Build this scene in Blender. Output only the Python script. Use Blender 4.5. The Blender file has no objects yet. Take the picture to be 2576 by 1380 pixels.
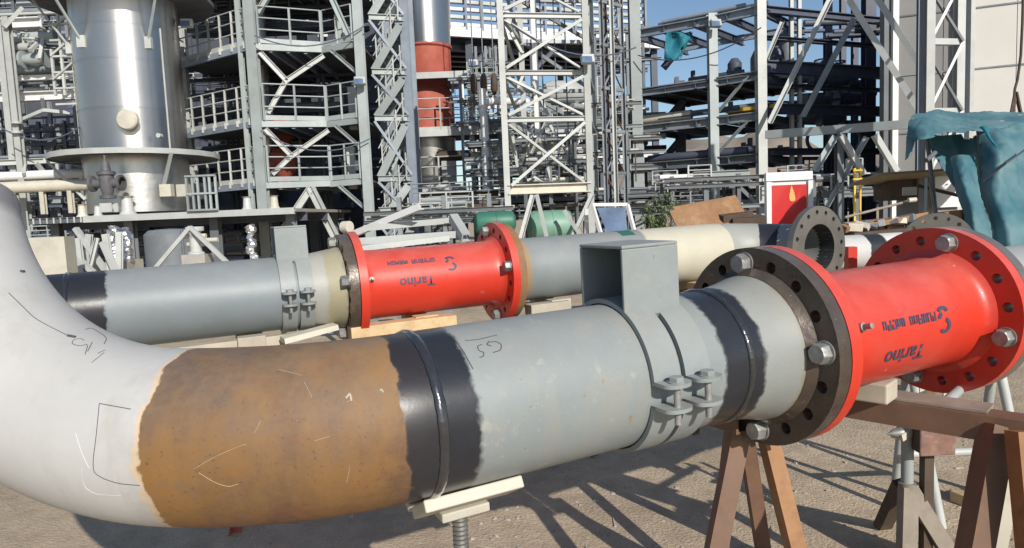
import bpy, bmesh, math, random
from mathutils import Vector, Matrix, noise
from mathutils.bvhtree import BVHTree
random.seed(7)
scene = bpy.context.scene
COL = scene.collection
R_ = math.radians

# ------------------------------------------------------------------ camera
F, CX, CY = 1700.0, 1288.0, 690.2
PITCH, ROLL = R_(5.0), R_(2.4)
CAM = Vector((0, 0, 1.6))
FW = Vector((0, math.cos(PITCH), -math.sin(PITCH)))
RT0 = Vector((1, 0, 0)); UP0 = RT0.cross(FW)
RT = RT0 * math.cos(ROLL) - UP0 * math.sin(ROLL)
UPV = RT0 * math.sin(ROLL) + UP0 * math.cos(ROLL)
cd = bpy.data.cameras.new("camera"); cam = bpy.data.objects.new("camera", cd); COL.objects.link(cam)
cd.sensor_width = 36.0; cd.lens = F / 2576 * 36; cd.clip_end = 4000; cd.clip_start = 0.05
cam.matrix_world = Matrix(((RT.x, UPV.x, -FW.x, CAM.x), (RT.y, UPV.y, -FW.y, CAM.y), (RT.z, UPV.z, -FW.z, CAM.z), (0, 0, 0, 1)))
scene.camera = cam
# ------------------------------------------------------------------ sky, sun, exposure
SUN_EL = R_(28.5); SH = Vector((-0.435, 0.90, 0)).normalized()
L = Vector((SH.x * math.cos(SUN_EL), SH.y * math.cos(SUN_EL), -math.sin(SUN_EL)))
w = bpy.data.worlds.new("World"); scene.world = w; w.use_nodes = True
nt = w.node_tree; bg = nt.nodes["Background"]; sky = nt.nodes.new("ShaderNodeTexSky")
sky.sky_type = 'NISHITA'; sky.sun_disc = False; sky.sun_elevation = SUN_EL
sky.sun_rotation = math.atan2(-SH.x, -SH.y); sky.air_density = 1.0; sky.dust_density = 0.5; sky.ozone_density = 2.4; sky.altitude = 200
nt.links.new(sky.outputs[0], bg.inputs[0]); bg.inputs[1].default_value = 0.115
sd = bpy.data.lights.new("sun", 'SUN'); sd.energy = 5.0; sd.angle = R_(0.53); sd.color = (1.0, 0.94, 0.85)
sun = bpy.data.objects.new("sun", sd); COL.objects.link(sun); sun.rotation_euler = L.to_track_quat('-Z', 'Y').to_euler()
sun.location = (5, -10, 12)
vs = scene.view_settings; vs.view_transform = 'Standard'; vs.look = 'None'; vs.gamma = 1.0; vs.use_curve_mapping = False
vs.exposure = 0.0
scene.render.engine = 'CYCLES'; scene.cycles.max_bounces = 6

# ------------------------------------------------------------------ coordinates
def ray(px, py): return FW * F + RT * (px - CX) + UPV * (CY - py)
def P(px, py, Y):
    d = ray(px, py); return CAM + d * (Y / d.y)
def G(px, py, z=0.0):
    d = ray(px, py); return CAM + d * ((z - CAM.z) / d.z)

# ------------------------------------------------------------------ materials
MATS = {}
def node(nt, t, **k):
    n = nt.nodes.new(t)
    for a, b in k.items(): setattr(n, a, b)
    return n
def dust_top(nt, geo, out, amt, c=(0.42, 0.385, 0.33), mask=None):
    """settled dust on upward faces, broken up by noise"""
    if not amt: return out
    sx = node(nt, "ShaderNodeSeparateXYZ"); nt.links.new(geo.outputs["Normal"], sx.inputs[0])
    n = node(nt, "ShaderNodeTexNoise"); n.inputs["Scale"].default_value = 7; n.inputs["Detail"].default_value = 9; n.inputs["Roughness"].default_value = .72
    nt.links.new(geo.outputs["Position"], n.inputs["Vector"])
    a = node(nt, "ShaderNodeMapRange"); a.inputs[1].default_value = .15; a.inputs[2].default_value = 1.0; nt.links.new(sx.outputs[2], a.inputs[0])
    b = node(nt, "ShaderNodeMapRange"); b.inputs[1].default_value = .3; b.inputs[2].default_value = .65; b.inputs[3].default_value = .35; b.inputs[4].default_value = 1.25; nt.links.new(n.outputs[0], b.inputs[0])
    m = node(nt, "ShaderNodeMath", operation='MULTIPLY'); nt.links.new(a.outputs[0], m.inputs[0]); nt.links.new(b.outputs[0], m.inputs[1])
    m2 = node(nt, "ShaderNodeMath", operation='MULTIPLY'); nt.links.new(m.outputs[0], m2.inputs[0]); m2.inputs[1].default_value = amt; m2.use_clamp = True
    if mask:
        m3 = node(nt, "ShaderNodeMath", operation='MULTIPLY'); nt.links.new(m2.outputs[0], m3.inputs[0]); nt.links.new(mask, m3.inputs[1]); m2 = m3
    mx = node(nt, "ShaderNodeMix", data_type='RGBA'); mx.inputs[7].default_value = (*c, 1); nt.links.new(m2.outputs[0], mx.inputs[0]); nt.links.new(out, mx.inputs[6])
    return mx.outputs[2]
def mat(name, col, rough=0.55, metal=0.0, var=0.18, scale=6.0, dirt=None, dirt_amt=0.0, dscale=3.0, bump=0.0, bscale=40.0, rnd=0.12, spec=0.5, coat=0.0, dust=0.0, chips=None):
    m = bpy.data.materials.new(name); m.use_nodes = True; nt = m.node_tree; b = nt.nodes["Principled BSDF"]
    geo = node(nt, "ShaderNodeNewGeometry"); oi = node(nt, "ShaderNodeObjectInfo")
    n1 = node(nt, "ShaderNodeTexNoise"); n1.inputs["Scale"].default_value = scale; n1.inputs["Detail"].default_value = 6; n1.inputs["Roughness"].default_value = 0.65
    nt.links.new(geo.outputs["Position"], n1.inputs["Vector"])
    mr = node(nt, "ShaderNodeMapRange"); mr.inputs[1].default_value = 0.3; mr.inputs[2].default_value = 0.7; mr.inputs[3].default_value = 1 - var; mr.inputs[4].default_value = 1 + var
    nt.links.new(n1.outputs[0], mr.inputs[0])
    mr2 = node(nt, "ShaderNodeMapRange"); mr2.inputs[3].default_value = 1 - rnd; mr2.inputs[4].default_value = 1 + rnd
    nt.links.new(oi.outputs["Random"], mr2.inputs[0])
    mu = node(nt, "ShaderNodeMath", operation='MULTIPLY'); nt.links.new(mr.outputs[0], mu.inputs[0]); nt.links.new(mr2.outputs[0], mu.inputs[1])
    vm = node(nt, "ShaderNodeVectorMath", operation='SCALE'); vm.inputs[0].default_value = col; nt.links.new(mu.outputs[0], vm.inputs["Scale"])
    out = vm.outputs[0]
    if dirt:
        n2 = node(nt, "ShaderNodeTexNoise"); n2.inputs["Scale"].default_value = dscale; n2.inputs["Detail"].default_value = 8; n2.inputs["Roughness"].default_value = 0.7
        nt.links.new(geo.outputs["Position"], n2.inputs["Vector"])
        r = node(nt, "ShaderNodeMapRange"); r.inputs[1].default_value = 0.62 - dirt_amt * 0.3; r.inputs[2].default_value = 0.72; r.inputs[4].default_value = min(1.0, 0.5 + dirt_amt)
        nt.links.new(n2.outputs[0], r.inputs[0])
        mx = node(nt, "ShaderNodeMix", data_type='RGBA'); mx.inputs[7].default_value = (*dirt, 1)
        nt.links.new(r.outputs[0], mx.inputs[0]); nt.links.new(out, mx.inputs[6]); out = mx.outputs[2]
    if chips:
        for sc, th, c in chips:
            n5 = node(nt, "ShaderNodeTexNoise"); n5.inputs["Scale"].default_value = sc; n5.inputs["Detail"].default_value = 6
            nt.links.new(geo.outputs["Position"], n5.inputs["Vector"]); r5 = node(nt, "ShaderNodeMapRange"); r5.inputs[1].default_value = th; r5.inputs[2].default_value = th + .03; r5.inputs[4].default_value = .75
            nt.links.new(n5.outputs[0], r5.inputs[0]); m5 = node(nt, "ShaderNodeMix", data_type='RGBA'); m5.inputs[7].default_value = (*c, 1)
            nt.links.new(r5.outputs[0], m5.inputs[0]); nt.links.new(out, m5.inputs[6]); out = m5.outputs[2]
    out = dust_top(nt, geo, out, dust)
    nt.links.new(out, b.inputs["Base Color"])
    b.inputs["Metallic"].default_value = metal; b.inputs["Roughness"].default_value = rough
    b.inputs["Specular IOR Level"].default_value = spec; b.inputs["Coat Weight"].default_value = coat
    if bump:
        n3 = node(nt, "ShaderNodeTexNoise"); n3.inputs["Scale"].default_value = bscale; n3.inputs["Detail"].default_value = 5
        nt.links.new(geo.outputs["Position"], n3.inputs["Vector"])
        bp = node(nt, "ShaderNodeBump"); bp.inputs["Strength"].default_value = bump; bp.inputs["Distance"].default_value = 0.02
        nt.links.new(n3.outputs[0], bp.inputs["Height"]); nt.links.new(bp.outputs[0], b.inputs["Normal"])
    MATS[name] = m; return m

def banded(name, stops, total, amp=0.02, nscale=18.0, rough_default=0.5, dirt=(0.42, 0.36, 0.24), dirt_amt=0.15, dscale=5.0, var=0.08, specks=None, dirt_lo=.56, soft=.006, dust=.22):
    """paint zones along a pipe; stops = (metres from the pipe's start, colour, roughness)"""
    m = bpy.data.materials.new(name); m.use_nodes = True; nt = m.node_tree; b = nt.nodes["Principled BSDF"]
    geo = node(nt, "ShaderNodeNewGeometry")
    at = node(nt, "ShaderNodeAttribute", attribute_name="len")
    n0 = node(nt, "ShaderNodeTexNoise"); n0.inputs["Scale"].default_value = nscale; n0.inputs["Detail"].default_value = 7; n0.inputs["Roughness"].default_value = 0.6
    nt.links.new(geo.outputs["Position"], n0.inputs["Vector"])
    s = node(nt, "ShaderNodeMath", operation='MULTIPLY_ADD'); nt.links.new(n0.outputs[0], s.inputs[0]); s.inputs[1].default_value = amp * 4; s.inputs[2].default_value = -amp * 2
    ad = node(nt, "ShaderNodeMath", operation='ADD'); nt.links.new(at.outputs["Fac"], ad.inputs[0]); nt.links.new(s.outputs[0], ad.inputs[1])
    dv = node(nt, "ShaderNodeMath", operation='DIVIDE'); nt.links.new(ad.outputs[0], dv.inputs[0]); dv.inputs[1].default_value = total
    cr = node(nt, "ShaderNodeValToRGB"); rr = node(nt, "ShaderNodeValToRGB"); dm = node(nt, "ShaderNodeValToRGB")
    for ramp, k in ((cr, 1), (rr, 2), (dm, 3)):
        ramp.color_ramp.interpolation = 'LINEAR'
        e = ramp.color_ramp.elements
        e.remove(e[1])
        for i, st in enumerate(stops):
            if i:
                pc = tuple(e[len(e) - 1].color); p_ = e.new(max(0.0, min(1.0, (st[0] - soft) / total))); p_.color = pc
            el = e[0] if i == 0 else e.new(max(0.0, min(1.0, st[0] / total)))
            if i == 0: el.position = 0
            el.color = (*st[1], 1) if k == 1 else ((st[2],) * 3 + (1,) if k == 2 else ((st[3] if len(st) > 3 else .03 if sum(st[1]) < .15 else 1.0),) * 3 + (1,))
        nt.links.new(dv.outputs[0], ramp.inputs[0])
    n1 = node(nt, "ShaderNodeTexNoise"); n1.inputs["Scale"].default_value = 3.2; n1.inputs["Detail"].default_value = 9; n1.inputs["Roughness"].default_value = 0.7
    nt.links.new(geo.outputs["Position"], n1.inputs["Vector"])
    mr = node(nt, "ShaderNodeMapRange"); mr.inputs[1].default_value = 0.3; mr.inputs[2].default_value = 0.7; mr.inputs[3].default_value = 1 - var; mr.inputs[4].default_value = 1 + var
    nt.links.new(n1.outputs[0], mr.inputs[0])
    vm = node(nt, "ShaderNodeVectorMath", operation='SCALE'); nt.links.new(cr.outputs[0], vm.inputs[0]); nt.links.new(mr.outputs[0], vm.inputs["Scale"])
    out = vm.outputs[0]
    n2 = node(nt, "ShaderNodeTexNoise"); n2.inputs["Scale"].default_value = dscale; n2.inputs["Detail"].default_value = 10; n2.inputs["Roughness"].default_value = 0.75
    nt.links.new(geo.outputs["Position"], n2.inputs["Vector"])
    r = node(nt, "ShaderNodeMapRange"); r.inputs[1].default_value = dirt_lo; r.inputs[2].default_value = 0.75; r.inputs[4].default_value = dirt_amt * 3
    nt.links.new(n2.outputs[0], r.inputs[0])
    dk = node(nt, "ShaderNodeMath", operation='MULTIPLY'); nt.links.new(r.outputs[0], dk.inputs[0]); nt.links.new(dm.outputs[0], dk.inputs[1])
    mx = node(nt, "ShaderNodeMix", data_type='RGBA'); mx.inputs[7].default_value = (*dirt, 1)
    nt.links.new(dk.outputs[0], mx.inputs[0]); nt.links.new(out, mx.inputs[6]); out = mx.outputs[2]
    if specks:
        for sp in specks:
            sc, th, c = sp[:3]; wd_ = sp[3] if len(sp) > 3 else .04; am_ = sp[4] if len(sp) > 4 else .7; stv = sp[5] if len(sp) > 5 else (1, 1, 1)
            n4 = node(nt, "ShaderNodeTexNoise"); n4.inputs["Scale"].default_value = sc; n4.inputs["Detail"].default_value = 6; n4.inputs["Roughness"].default_value = .65
            mp = node(nt, "ShaderNodeMapping"); mp.inputs["Location"].default_value = (sc, th * 10, 1); mp.inputs["Scale"].default_value = stv
            nt.links.new(geo.outputs["Position"], mp.inputs[0]); nt.links.new(mp.outputs[0], n4.inputs["Vector"])
            rm = node(nt, "ShaderNodeMapRange"); rm.inputs[1].default_value = th; rm.inputs[2].default_value = th + wd_; rm.inputs[4].default_value = am_
            nt.links.new(n4.outputs[0], rm.inputs[0])
            rq = node(nt, "ShaderNodeMath", operation='MULTIPLY'); nt.links.new(rm.outputs[0], rq.inputs[0]); nt.links.new(dm.outputs[0], rq.inputs[1])
            m2 = node(nt, "ShaderNodeMix", data_type='RGBA'); m2.inputs[7].default_value = (*c, 1)
            nt.links.new(rq.outputs[0], m2.inputs[0]); nt.links.new(out, m2.inputs[6]); out = m2.outputs[2]
    out = dust_top(nt, geo, out, dust, mask=dm.outputs[0])
    nt.links.new(out, b.inputs["Base Color"])
    rv = node(nt, "ShaderNodeMath", operation='MULTIPLY_ADD'); nt.links.new(n2.outputs[0], rv.inputs[0]); rv.inputs[1].default_value = 0.2
    sb = node(nt, "ShaderNodeMath", operation='SUBTRACT'); nt.links.new(rr.outputs[0], sb.inputs[0]); sb.inputs[1].default_value = 0.1
    nt.links.new(sb.outputs[0], rv.inputs[2]); nt.links.new(rv.outputs[0], b.inputs["Roughness"])
    bp = node(nt, "ShaderNodeBump"); bp.inputs["Strength"].default_value = 0.12; bp.inputs["Distance"].default_value = 0.01
    nt.links.new(n2.outputs[0], bp.inputs["Height"]); nt.links.new(bp.outputs[0], b.inputs["Normal"])
    MATS[name] = m; return m

GREY = (0.215, 0.243, 0.248); BLK = (0.020, 0.022, 0.028)
mat('steel', (0.30, 0.335, 0.335), 0.5, 0.0, 0.15, 1.5, (0.25, 0.21, 0.17), 0.1, 2.0, rnd=0.2)
mat('steel_pale', (0.42, 0.435, 0.42), 0.5, 0.0, 0.15, 2.0, (0.33, 0.28, 0.22), 0.12, 2.0, rnd=0.15)
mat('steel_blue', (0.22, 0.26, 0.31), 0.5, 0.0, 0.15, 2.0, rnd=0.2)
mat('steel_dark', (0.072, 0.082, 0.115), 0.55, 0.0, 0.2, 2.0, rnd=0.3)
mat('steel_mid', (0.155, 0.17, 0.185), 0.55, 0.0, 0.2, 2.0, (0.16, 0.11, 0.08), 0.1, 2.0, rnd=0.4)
mat('white', (0.66, 0.66, 0.65), 0.5, 0.0, 0.08, 3.0, (0.45, 0.42, 0.36), 0.05, 2.0, rnd=0.08)
mat('cream', (0.50, 0.47, 0.39), 0.6, 0.0, 0.15, 3.0, (0.35, 0.28, 0.2), 0.1, 3.0, rnd=0.15)
mat('silver', (0.66, 0.64, 0.61), 0.38, 1.0, 0.05, 1.2, bump=0.10, bscale=1.6, rnd=0.04)
bs_ = MATS['silver'].node_tree; tg_ = node(bs_, 'ShaderNodeTangent', direction_type='RADIAL', axis='Z'); bs_.links.new(tg_.outputs[0], bs_.nodes['Principled BSDF'].inputs['Tangent']); bs_.nodes['Principled BSDF'].inputs['Anisotropic'].default_value = 0.8; bs_.nodes['Principled BSDF'].inputs['Anisotropic Rotation'].default_value = 0.25
mat('silver_old', (0.58, 0.57, 0.55), 0.38, 1.0, 0.12, 2.0, bump=0.3, bscale=5.0, rnd=0.1)
mat('foil', (0.8, 0.81, 0.84), 0.3, 1.0, 0.1, 8.0, bump=1.0, bscale=16.0)
mat('oxide', (0.36, 0.085, 0.055), 0.7, 0.0, 0.2, 2.5, (0.25, 0.16, 0.12), 0.1, 3.0)
mat('yellow', (0.65, 0.42, 0.03), 0.5, 0.0, 0.1, 3.0)
mat('shade_dark', (0.068, 0.075, 0.098), 0.7, 0.0, 0.3, 0.6, rnd=0.3)  # interior shade put into the backdrop wall colour
mat('deck_dark', (0.09, 0.092, 0.10), 0.8, 0.0, 0.3, 3.0)
mat('green_tank', (0.15, 0.29, 0.22), 0.5, 0.0, 0.12, 2.0, (0.28, 0.3, 0.25), 0.1, 2.0)
mat('green_dark', (0.03, 0.13, 0.09), 0.5, 0.0, 0.12, 2.0)
mat('panel_grey', (0.205, 0.20, 0.197), 0.7, 0.0, 0.05, 0.8, rnd=0.05)
mat('panel_cream', (0.56, 0.54, 0.50), 0.65, 0.0, 0.05, 0.8, rnd=0.03)
mat('concrete', (0.33, 0.31, 0.28), 0.9, 0.0, 0.15, 3.0, bump=0.2)
mat('brown_paint', (0.15, 0.085, 0.055), 0.6, 0.0, 0.2, 8.0, (0.24, 0.12, 0.05), 0.15, 6.0, rnd=0.1)
mat('brown_orange', (0.30, 0.15, 0.06), 0.6, 0.0, 0.2, 8.0, (0.10, 0.05, 0.035), 0.2, 5.0, rnd=0.1)
mat('rust_plate', (0.26, 0.14, 0.065), 0.75, 0.0, 0.25, 5.0, (0.4, 0.27, 0.14), 0.2, 4.0)
mat('rust_dark', (0.075, 0.05, 0.035), 0.75, 0.0, 0.25, 6.0, (0.16, 0.10, 0.06), 0.15, 4.0)
mat('scuff', (.58, .58, .57), .7)
mat('rust_mottle', (0.20, 0.11, 0.085), 0.7, 0.0, 0.3, 20.0, (0.38, 0.33, 0.28), 0.35, 12.0)
mat('timber', (0.50, 0.36, 0.20), 0.75, 0.0, 0.2, 14.0, (0.3, 0.2, 0.11), 0.15, 6.0)
mat('timber_pale', (0.44, 0.40, 0.32), 0.75, 0.0, 0.15, 10.0, (0.35, 0.3, 0.2), 0.1, 8.0)
mat('red', (0.56, 0.036, 0.017), 0.42, 0.0, 0.07, 7.0, (0.52, 0.06, 0.04), 0.10, 3.0, rnd=0.02, coat=0.15, bump=0.06, bscale=10, dust=.2, chips=[(40, .735, (.55, .30, .26)), (9, .72, (.42, .12, .10))])
mat('red_sign', (0.55, 0.022, 0.022), 0.3, 0.0, 0.06, 5.0, coat=0.3)
mat('gold', (0.55, 0.33, 0.10), 0.45, 0.2, 0.2, 60.0)
mat('ink', (0.05, 0.05, 0.09), 0.5, 0.0, 0.2, 30.0, rnd=0.05)
mat('marker', (0.07, 0.075, 0.085), 0.6, 0.0, 0.2, 30.0, rnd=0.05)
mat('chalk', (0.36, 0.28, 0.18), 0.8, 0.0, 0.2, 60.0)
mat('flange_brown', (0.085, 0.062, 0.048), 0.33, 0.25, 0.3, 12.0, (0.15, 0.12, 0.09), 0.18, 9.0, coat=0.25, bump=0.15, bscale=30, dust=.15, chips=[(25, .70, (.20, .15, .11)), (70, .69, (.22, .19, .16))])
mat('flange_grey', (0.20, 0.185, 0.165), 0.36, 0.45, 0.15, 10.0, (0.13, 0.09, 0.06), 0.15, 7.0)
mat('bolt', (0.28, 0.28, 0.27), 0.5, 0.45, 0.25, 40.0, (0.22, 0.17, 0.12), 0.25, 30.0, rnd=0.15)
mat('clamp_grey', (0.23, 0.255, 0.255), 0.5, 0.0, 0.08, 6.0, (0.33, 0.31, 0.24), 0.12, 8.0, rnd=0.03, bump=0.08, dust=.3, chips=[(30, .72, (.16, .12, .09))])
mat('weld_black', (0.03, 0.031, 0.035), 0.2, 0.1, 0.2, 40.0, coat=1.0, bump=0.12, bscale=60)
mat('bore', (0.035, 0.04, 0.04), 0.6, 0.0, 0.2, 10)
mat('glass_blue', (0.10, 0.15, 0.24), 0.15, 0.0, 0.3, 4.0)
mat('stone', (0.40, 0.36, 0.31), 0.9, 0.0, 0.3, 30.0, rnd=0.3)

# ------------------------------------------------------------------ objects
WL = {}
def thing(name, label, cat, loc, group=None):
    o = bpy.data.objects.new(name, None); COL.objects.link(o); o.location = loc; o.empty_display_size = 0.2
    o['label'] = label; o['category'] = cat
    if group: o['group'] = group
    WL[o.name] = Vector(loc); return o
def tag(o, label, cat, group=None, kind=None):
    if label: o['label'] = label
    if cat: o['category'] = cat
    if group: o['group'] = group
    if kind: o['kind'] = kind
    return o
def wloc(o): return WL.get(o.name, Vector((0, 0, 0))) if o else Vector((0, 0, 0))
def put(name, bm, m, parent=None, smooth=True, angle=35, bevel=0):
    """link a bmesh given in world coordinates as one object"""
    base = wloc(parent)
    bmesh.ops.translate(bm, vec=-base, verts=bm.verts)
    me = bpy.data.meshes.new(name); bm.to_mesh(me); bm.free()
    me.materials.append(MATS[m] if isinstance(m, str) else m)
    if smooth:
        me.polygons.foreach_set('use_smooth', [True] * len(me.polygons))
        me.set_sharp_from_angle(angle=R_(angle))
    o = bpy.data.objects.new(name, me); COL.objects.link(o)
    if parent: o.parent = parent; WL[o.name] = base
    if bevel:
        md = o.modifiers.new('bevel', 'BEVEL'); md.width = bevel; md.segments = 2; md.limit_method = 'ANGLE'
    return o
def faces(name, verts, fcs, m, parent=None, smooth=False, bevel=0):
    bm = bmesh.new(); vv = [bm.verts.new(v) for v in verts]
    for f in fcs: bm.faces.new([vv[i] for i in f])
    bmesh.ops.recalc_face_normals(bm, faces=bm.faces)
    return put(name, bm, m, parent, smooth, bevel=bevel)
PROF = {}
def prof(kind, m):
    k = (kind, m)
    if k in PROF: return PROF[k]
    if kind == 'cyl': pts = [(0.5 * math.cos(i * math.pi / 8), 0.5 * math.sin(i * math.pi / 8)) for i in range(16)]
    elif kind == 'cyl8': pts = [(0.5 * math.cos(i * math.pi / 4), 0.5 * math.sin(i * math.pi / 4)) for i in range(8)]
    elif kind == 'box': pts = [(-.5, -.5), (.5, -.5), (.5, .5), (-.5, .5)]
    elif kind == 'I': pts = [(-.5, -.5), (.5, -.5), (.5, -.40), (.07, -.40), (.07, .40), (.5, .40), (.5, .5), (-.5, .5), (-.5, .40), (-.07, .40), (-.07, -.40), (-.5, -.40)]
    elif kind == 'L': pts = [(-.5, -.5), (.5, -.5), (.5, -.38), (-.38, -.38), (-.38, .5), (-.5, .5)]
    elif kind == 'C': pts = [(-.5, -.5), (.5, -.5), (.5, -.38), (-.34, -.38), (-.34, .38), (.5, .38), (.5, .5), (-.5, .5)]
    bm = bmesh.new(); a = [bm.verts.new((x, y, -.5)) for x, y in pts]; b = [bm.verts.new((x, y, .5)) for x, y in pts]
    n = len(pts)
    for i in range(n): bm.faces.new((a[i], a[(i + 1) % n], b[(i + 1) % n], b[i]))
    bm.faces.new(a[::-1]); bm.faces.new(b)
    me = bpy.data.meshes.new('profile_' + kind); bm.to_mesh(me); bm.free(); me.materials.append(MATS[m])
    if kind.startswith('cyl'):
        me.polygons.foreach_set('use_smooth', [True] * len(me.polygons)); me.set_sharp_from_angle(angle=R_(50))
    PROF[k] = me; return me
def bar(parent, name, a, b, wd, ht, m, kind='box', up=(0, 0, 1)):
    a, b = Vector(a), Vector(b); z = b - a; ln = z.length
    if ln < 1e-4: return None
    z /= ln; up = Vector(up)
    if abs(z.dot(up)) > 0.98: up = Vector((0, -1, 0))
    x = up.cross(z).normalized(); y = z.cross(x)
    o = bpy.data.objects.new(name, prof(kind, m)); COL.objects.link(o); o.parent = parent
    c = (a + b) / 2 - wloc(parent)
    o.matrix_local = Matrix(((x.x * wd, y.x * ht, z.x * ln, c.x), (x.y * wd, y.y * ht, z.y * ln, c.y), (x.z * wd, y.z * ht, z.z * ln, c.z), (0, 0, 0, 1)))
    return o
def pipe(parent, name, a, b, dia, m): return bar(parent, name, a, b, dia, dia, m, 'cyl')
def lathe(name, prof_rz, o, ax, m, parent=None, n=48, angle=35, lenattr=False):
    """revolve (radius, distance) profile round the axis through o"""
    ax = Vector(ax).normalized(); u = Vector((0, 0, 1)) if abs(ax.z) < .9 else Vector((1, 0, 0))
    u = (u - ax * u.dot(ax)).normalized(); v = ax.cross(u); o = Vector(o)
    bm = bmesh.new(); la = bm.verts.layers.float.new('len'); rings = []
    for r, z in prof_rz:
        ring = []
        for i in range(n):
            t = 2 * math.pi * i / n
            q = bm.verts.new(o + ax * z + (u * math.cos(t) + v * math.sin(t)) * max(r, 1e-4)); q[la] = z; ring.append(q)
        rings.append(ring)
    for A, B in zip(rings, rings[1:]):
        for i in range(n): bm.faces.new((A[i], A[(i + 1) % n], B[(i + 1) % n], B[i]))
    bmesh.ops.recalc_face_normals(bm, faces=bm.faces)
    return put(name, bm, m, parent, True, angle)
def sweep(name, path, r, m, parent=None, n=56, cap=False, len0=0.0, thick=0.0, angle=40, t0=None, t1=None):
    """tube round a polyline of points, 'len' attribute = metres along it"""
    pts = [Vector(p) for p in path]; T = []
    for i in range(len(pts)):
        T.append(((pts[min(i + 1, len(pts) - 1)]) - pts[max(i - 1, 0)]).normalized())
    if t0 is not None: T[0] = t0
    if t1 is not None: T[-1] = t1
    u = Vector((0, 0, 1)) if abs(T[0].z) < .9 else Vector((1, 0, 0))
    bm = bmesh.new(); la = bm.verts.layers.float.new('len'); rings = []; ll = len0
    for i, p in enumerate(pts):
        if i: ll += (p - pts[i - 1]).length
        u = (u - T[i] * u.dot(T[i])).normalized(); v = T[i].cross(u); ring = []
        rr = r[i] if isinstance(r, (list, tuple)) else r
        for k in range(n):
            t = 2 * math.pi * k / n; q = bm.verts.new(p + (u * math.cos(t) + v * math.sin(t)) * rr); q[la] = ll; ring.append(q)
        rings.append(ring)
    if thick:
        ring = [bm.verts.new(pts[-1] + (q.co - pts[-1]) * (1 - thick / r)) for q in rings[-1]]
        for q in ring: q[la] = ll
        r2 = [bm.verts.new(q.co - T[-1] * r) for q in ring]
        for q in r2: q[la] = ll
        rings += [ring, r2]
    for A, B in zip(rings, rings[1:]):
        for i in range(n): bm.faces.new((A[i], B[i], B[(i + 1) % n], A[(i + 1) % n]))
    if cap: bm.faces.new(rings[0]); bm.faces.new(rings[-1][::-1])
    bmesh.ops.recalc_face_normals(bm, faces=bm.faces)
    return put(name, bm, m, parent, True, angle)
def boxm(name, c, sx, sy, sz, m, parent, X=None, Y=None, bevel=0.0):
    X = Vector(X).normalized() if X else Vector((1, 0, 0)); Y = Vector(Y).normalized() if Y else Vector((0, 1, 0)); Z = X.cross(Y)
    c = Vector(c); vs = []
    for k in (-.5, .5):
        for j, i in ((-.5, -.5), (-.5, .5), (.5, .5), (.5, -.5)): vs.append(c + X * sx * i + Y * sy * j + Z * sz * k)
    return faces(name, vs, [(0, 3, 2, 1), (4, 5, 6, 7), (0, 1, 5, 4), (1, 2, 6, 5), (2, 3, 7, 6), (3, 0, 4, 7)], m, parent, bevel=bevel)
def prism(name, poly, z0, z1, m, parent):
    n = len(poly); vs = [(p[0], p[1], z0) for p in poly] + [(p[0], p[1], z1) for p in poly]
    return faces(name, vs, [tuple(range(n))[::-1], tuple(range(n, 2 * n))] + [(i, (i + 1) % n, n + (i + 1) % n, n + i) for i in range(n)], m, parent)

class Line:
    def __init__(s, p, d):
        s.p = Vector(p); s.d = Vector(d).normalized(); s.u = (Vector((0, 0, 1)) - s.d * s.d.z).normalized(); s.s = s.d.cross(s.u)
    def at(s, t, rad=0.0, ang=0.0): return s.p + s.d * t + (s.u * math.cos(R_(ang)) + s.s * math.sin(R_(ang))) * rad
    def loc(s, t, side, up): return s.p + s.d * t + s.s * side + s.u * up
NEAR = Line((-.697, 1.412, 1.11), (.893, .449, .022)); REAR = Line((-1.627, 3.616, 1.211), (.911, .412, .017))
RP = 0.203

def flange(name, o, ax, r_in, r_out, th, nh, r_bc, r_h, m, parent, off=0.0, uref=None, chamfer=0.004):
    ax = Vector(ax).normalized(); u = Vector(uref) if uref else Vector((0, 0, 1)); u = (u - ax * u.dot(ax)).normalized(); s = ax.cross(u)
    bm = bmesh.new(); st = 2 * math.pi / nh
    def pt(r, a, z): return Vector(o) + ax * z + (u * math.cos(a) + s * math.sin(a)) * r
    fr = []
    for z in (0.0, th):
        for k in range(nh):
            ac = R_(off) + k * st; out = []
            for j in range(5): out.append((r_out, ac - st / 2 + st * j / 4))
            for j in (1, 2, 3): out.append((r_out + (r_in - r_out) * j / 4, ac + st / 2))
            for j in range(5): out.append((r_in, ac + st / 2 - st * j / 4))
            for j in (1, 2, 3): out.append((r_in + (r_out - r_in) * j / 4, ac - st / 2))
            ov = [bm.verts.new(pt(r, a, z)) for r, a in out]
            c = pt(r_bc, ac, z); hv = []
            er = (u * math.cos(ac) + s * math.sin(ac)); et = (-u * math.sin(ac) + s * math.cos(ac))
            for q in ov:
                dvec = q.co - c; a2 = math.atan2(dvec.dot(et), dvec.dot(er))
                hv.append(bm.verts.new(c + (er * math.cos(a2) + et * math.sin(a2)) * r_h))
            for i in range(16):
                f = (ov[i], ov[(i + 1) % 16], hv[(i + 1) % 16], hv[i]); bm.faces.new(f)
            fr.append((ov, hv))
    for k in range(nh):
        (o0, h0), (o1, h1) = fr[k], fr[k + nh]
        for i in range(16): bm.faces.new((h0[i], h0[(i + 1) % 16], h1[(i + 1) % 16], h1[i]))
        for i in list(range(4)) + list(range(8, 12)): bm.faces.new((o0[i], o0[i + 1], o1[i + 1], o1[i]))
    bmesh.ops.remove_doubles(bm, verts=bm.verts, dist=1e-5)
    bmesh.ops.recalc_face_normals(bm, faces=bm.faces)
    return put(name, bm, m, parent, True, 30)
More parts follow.
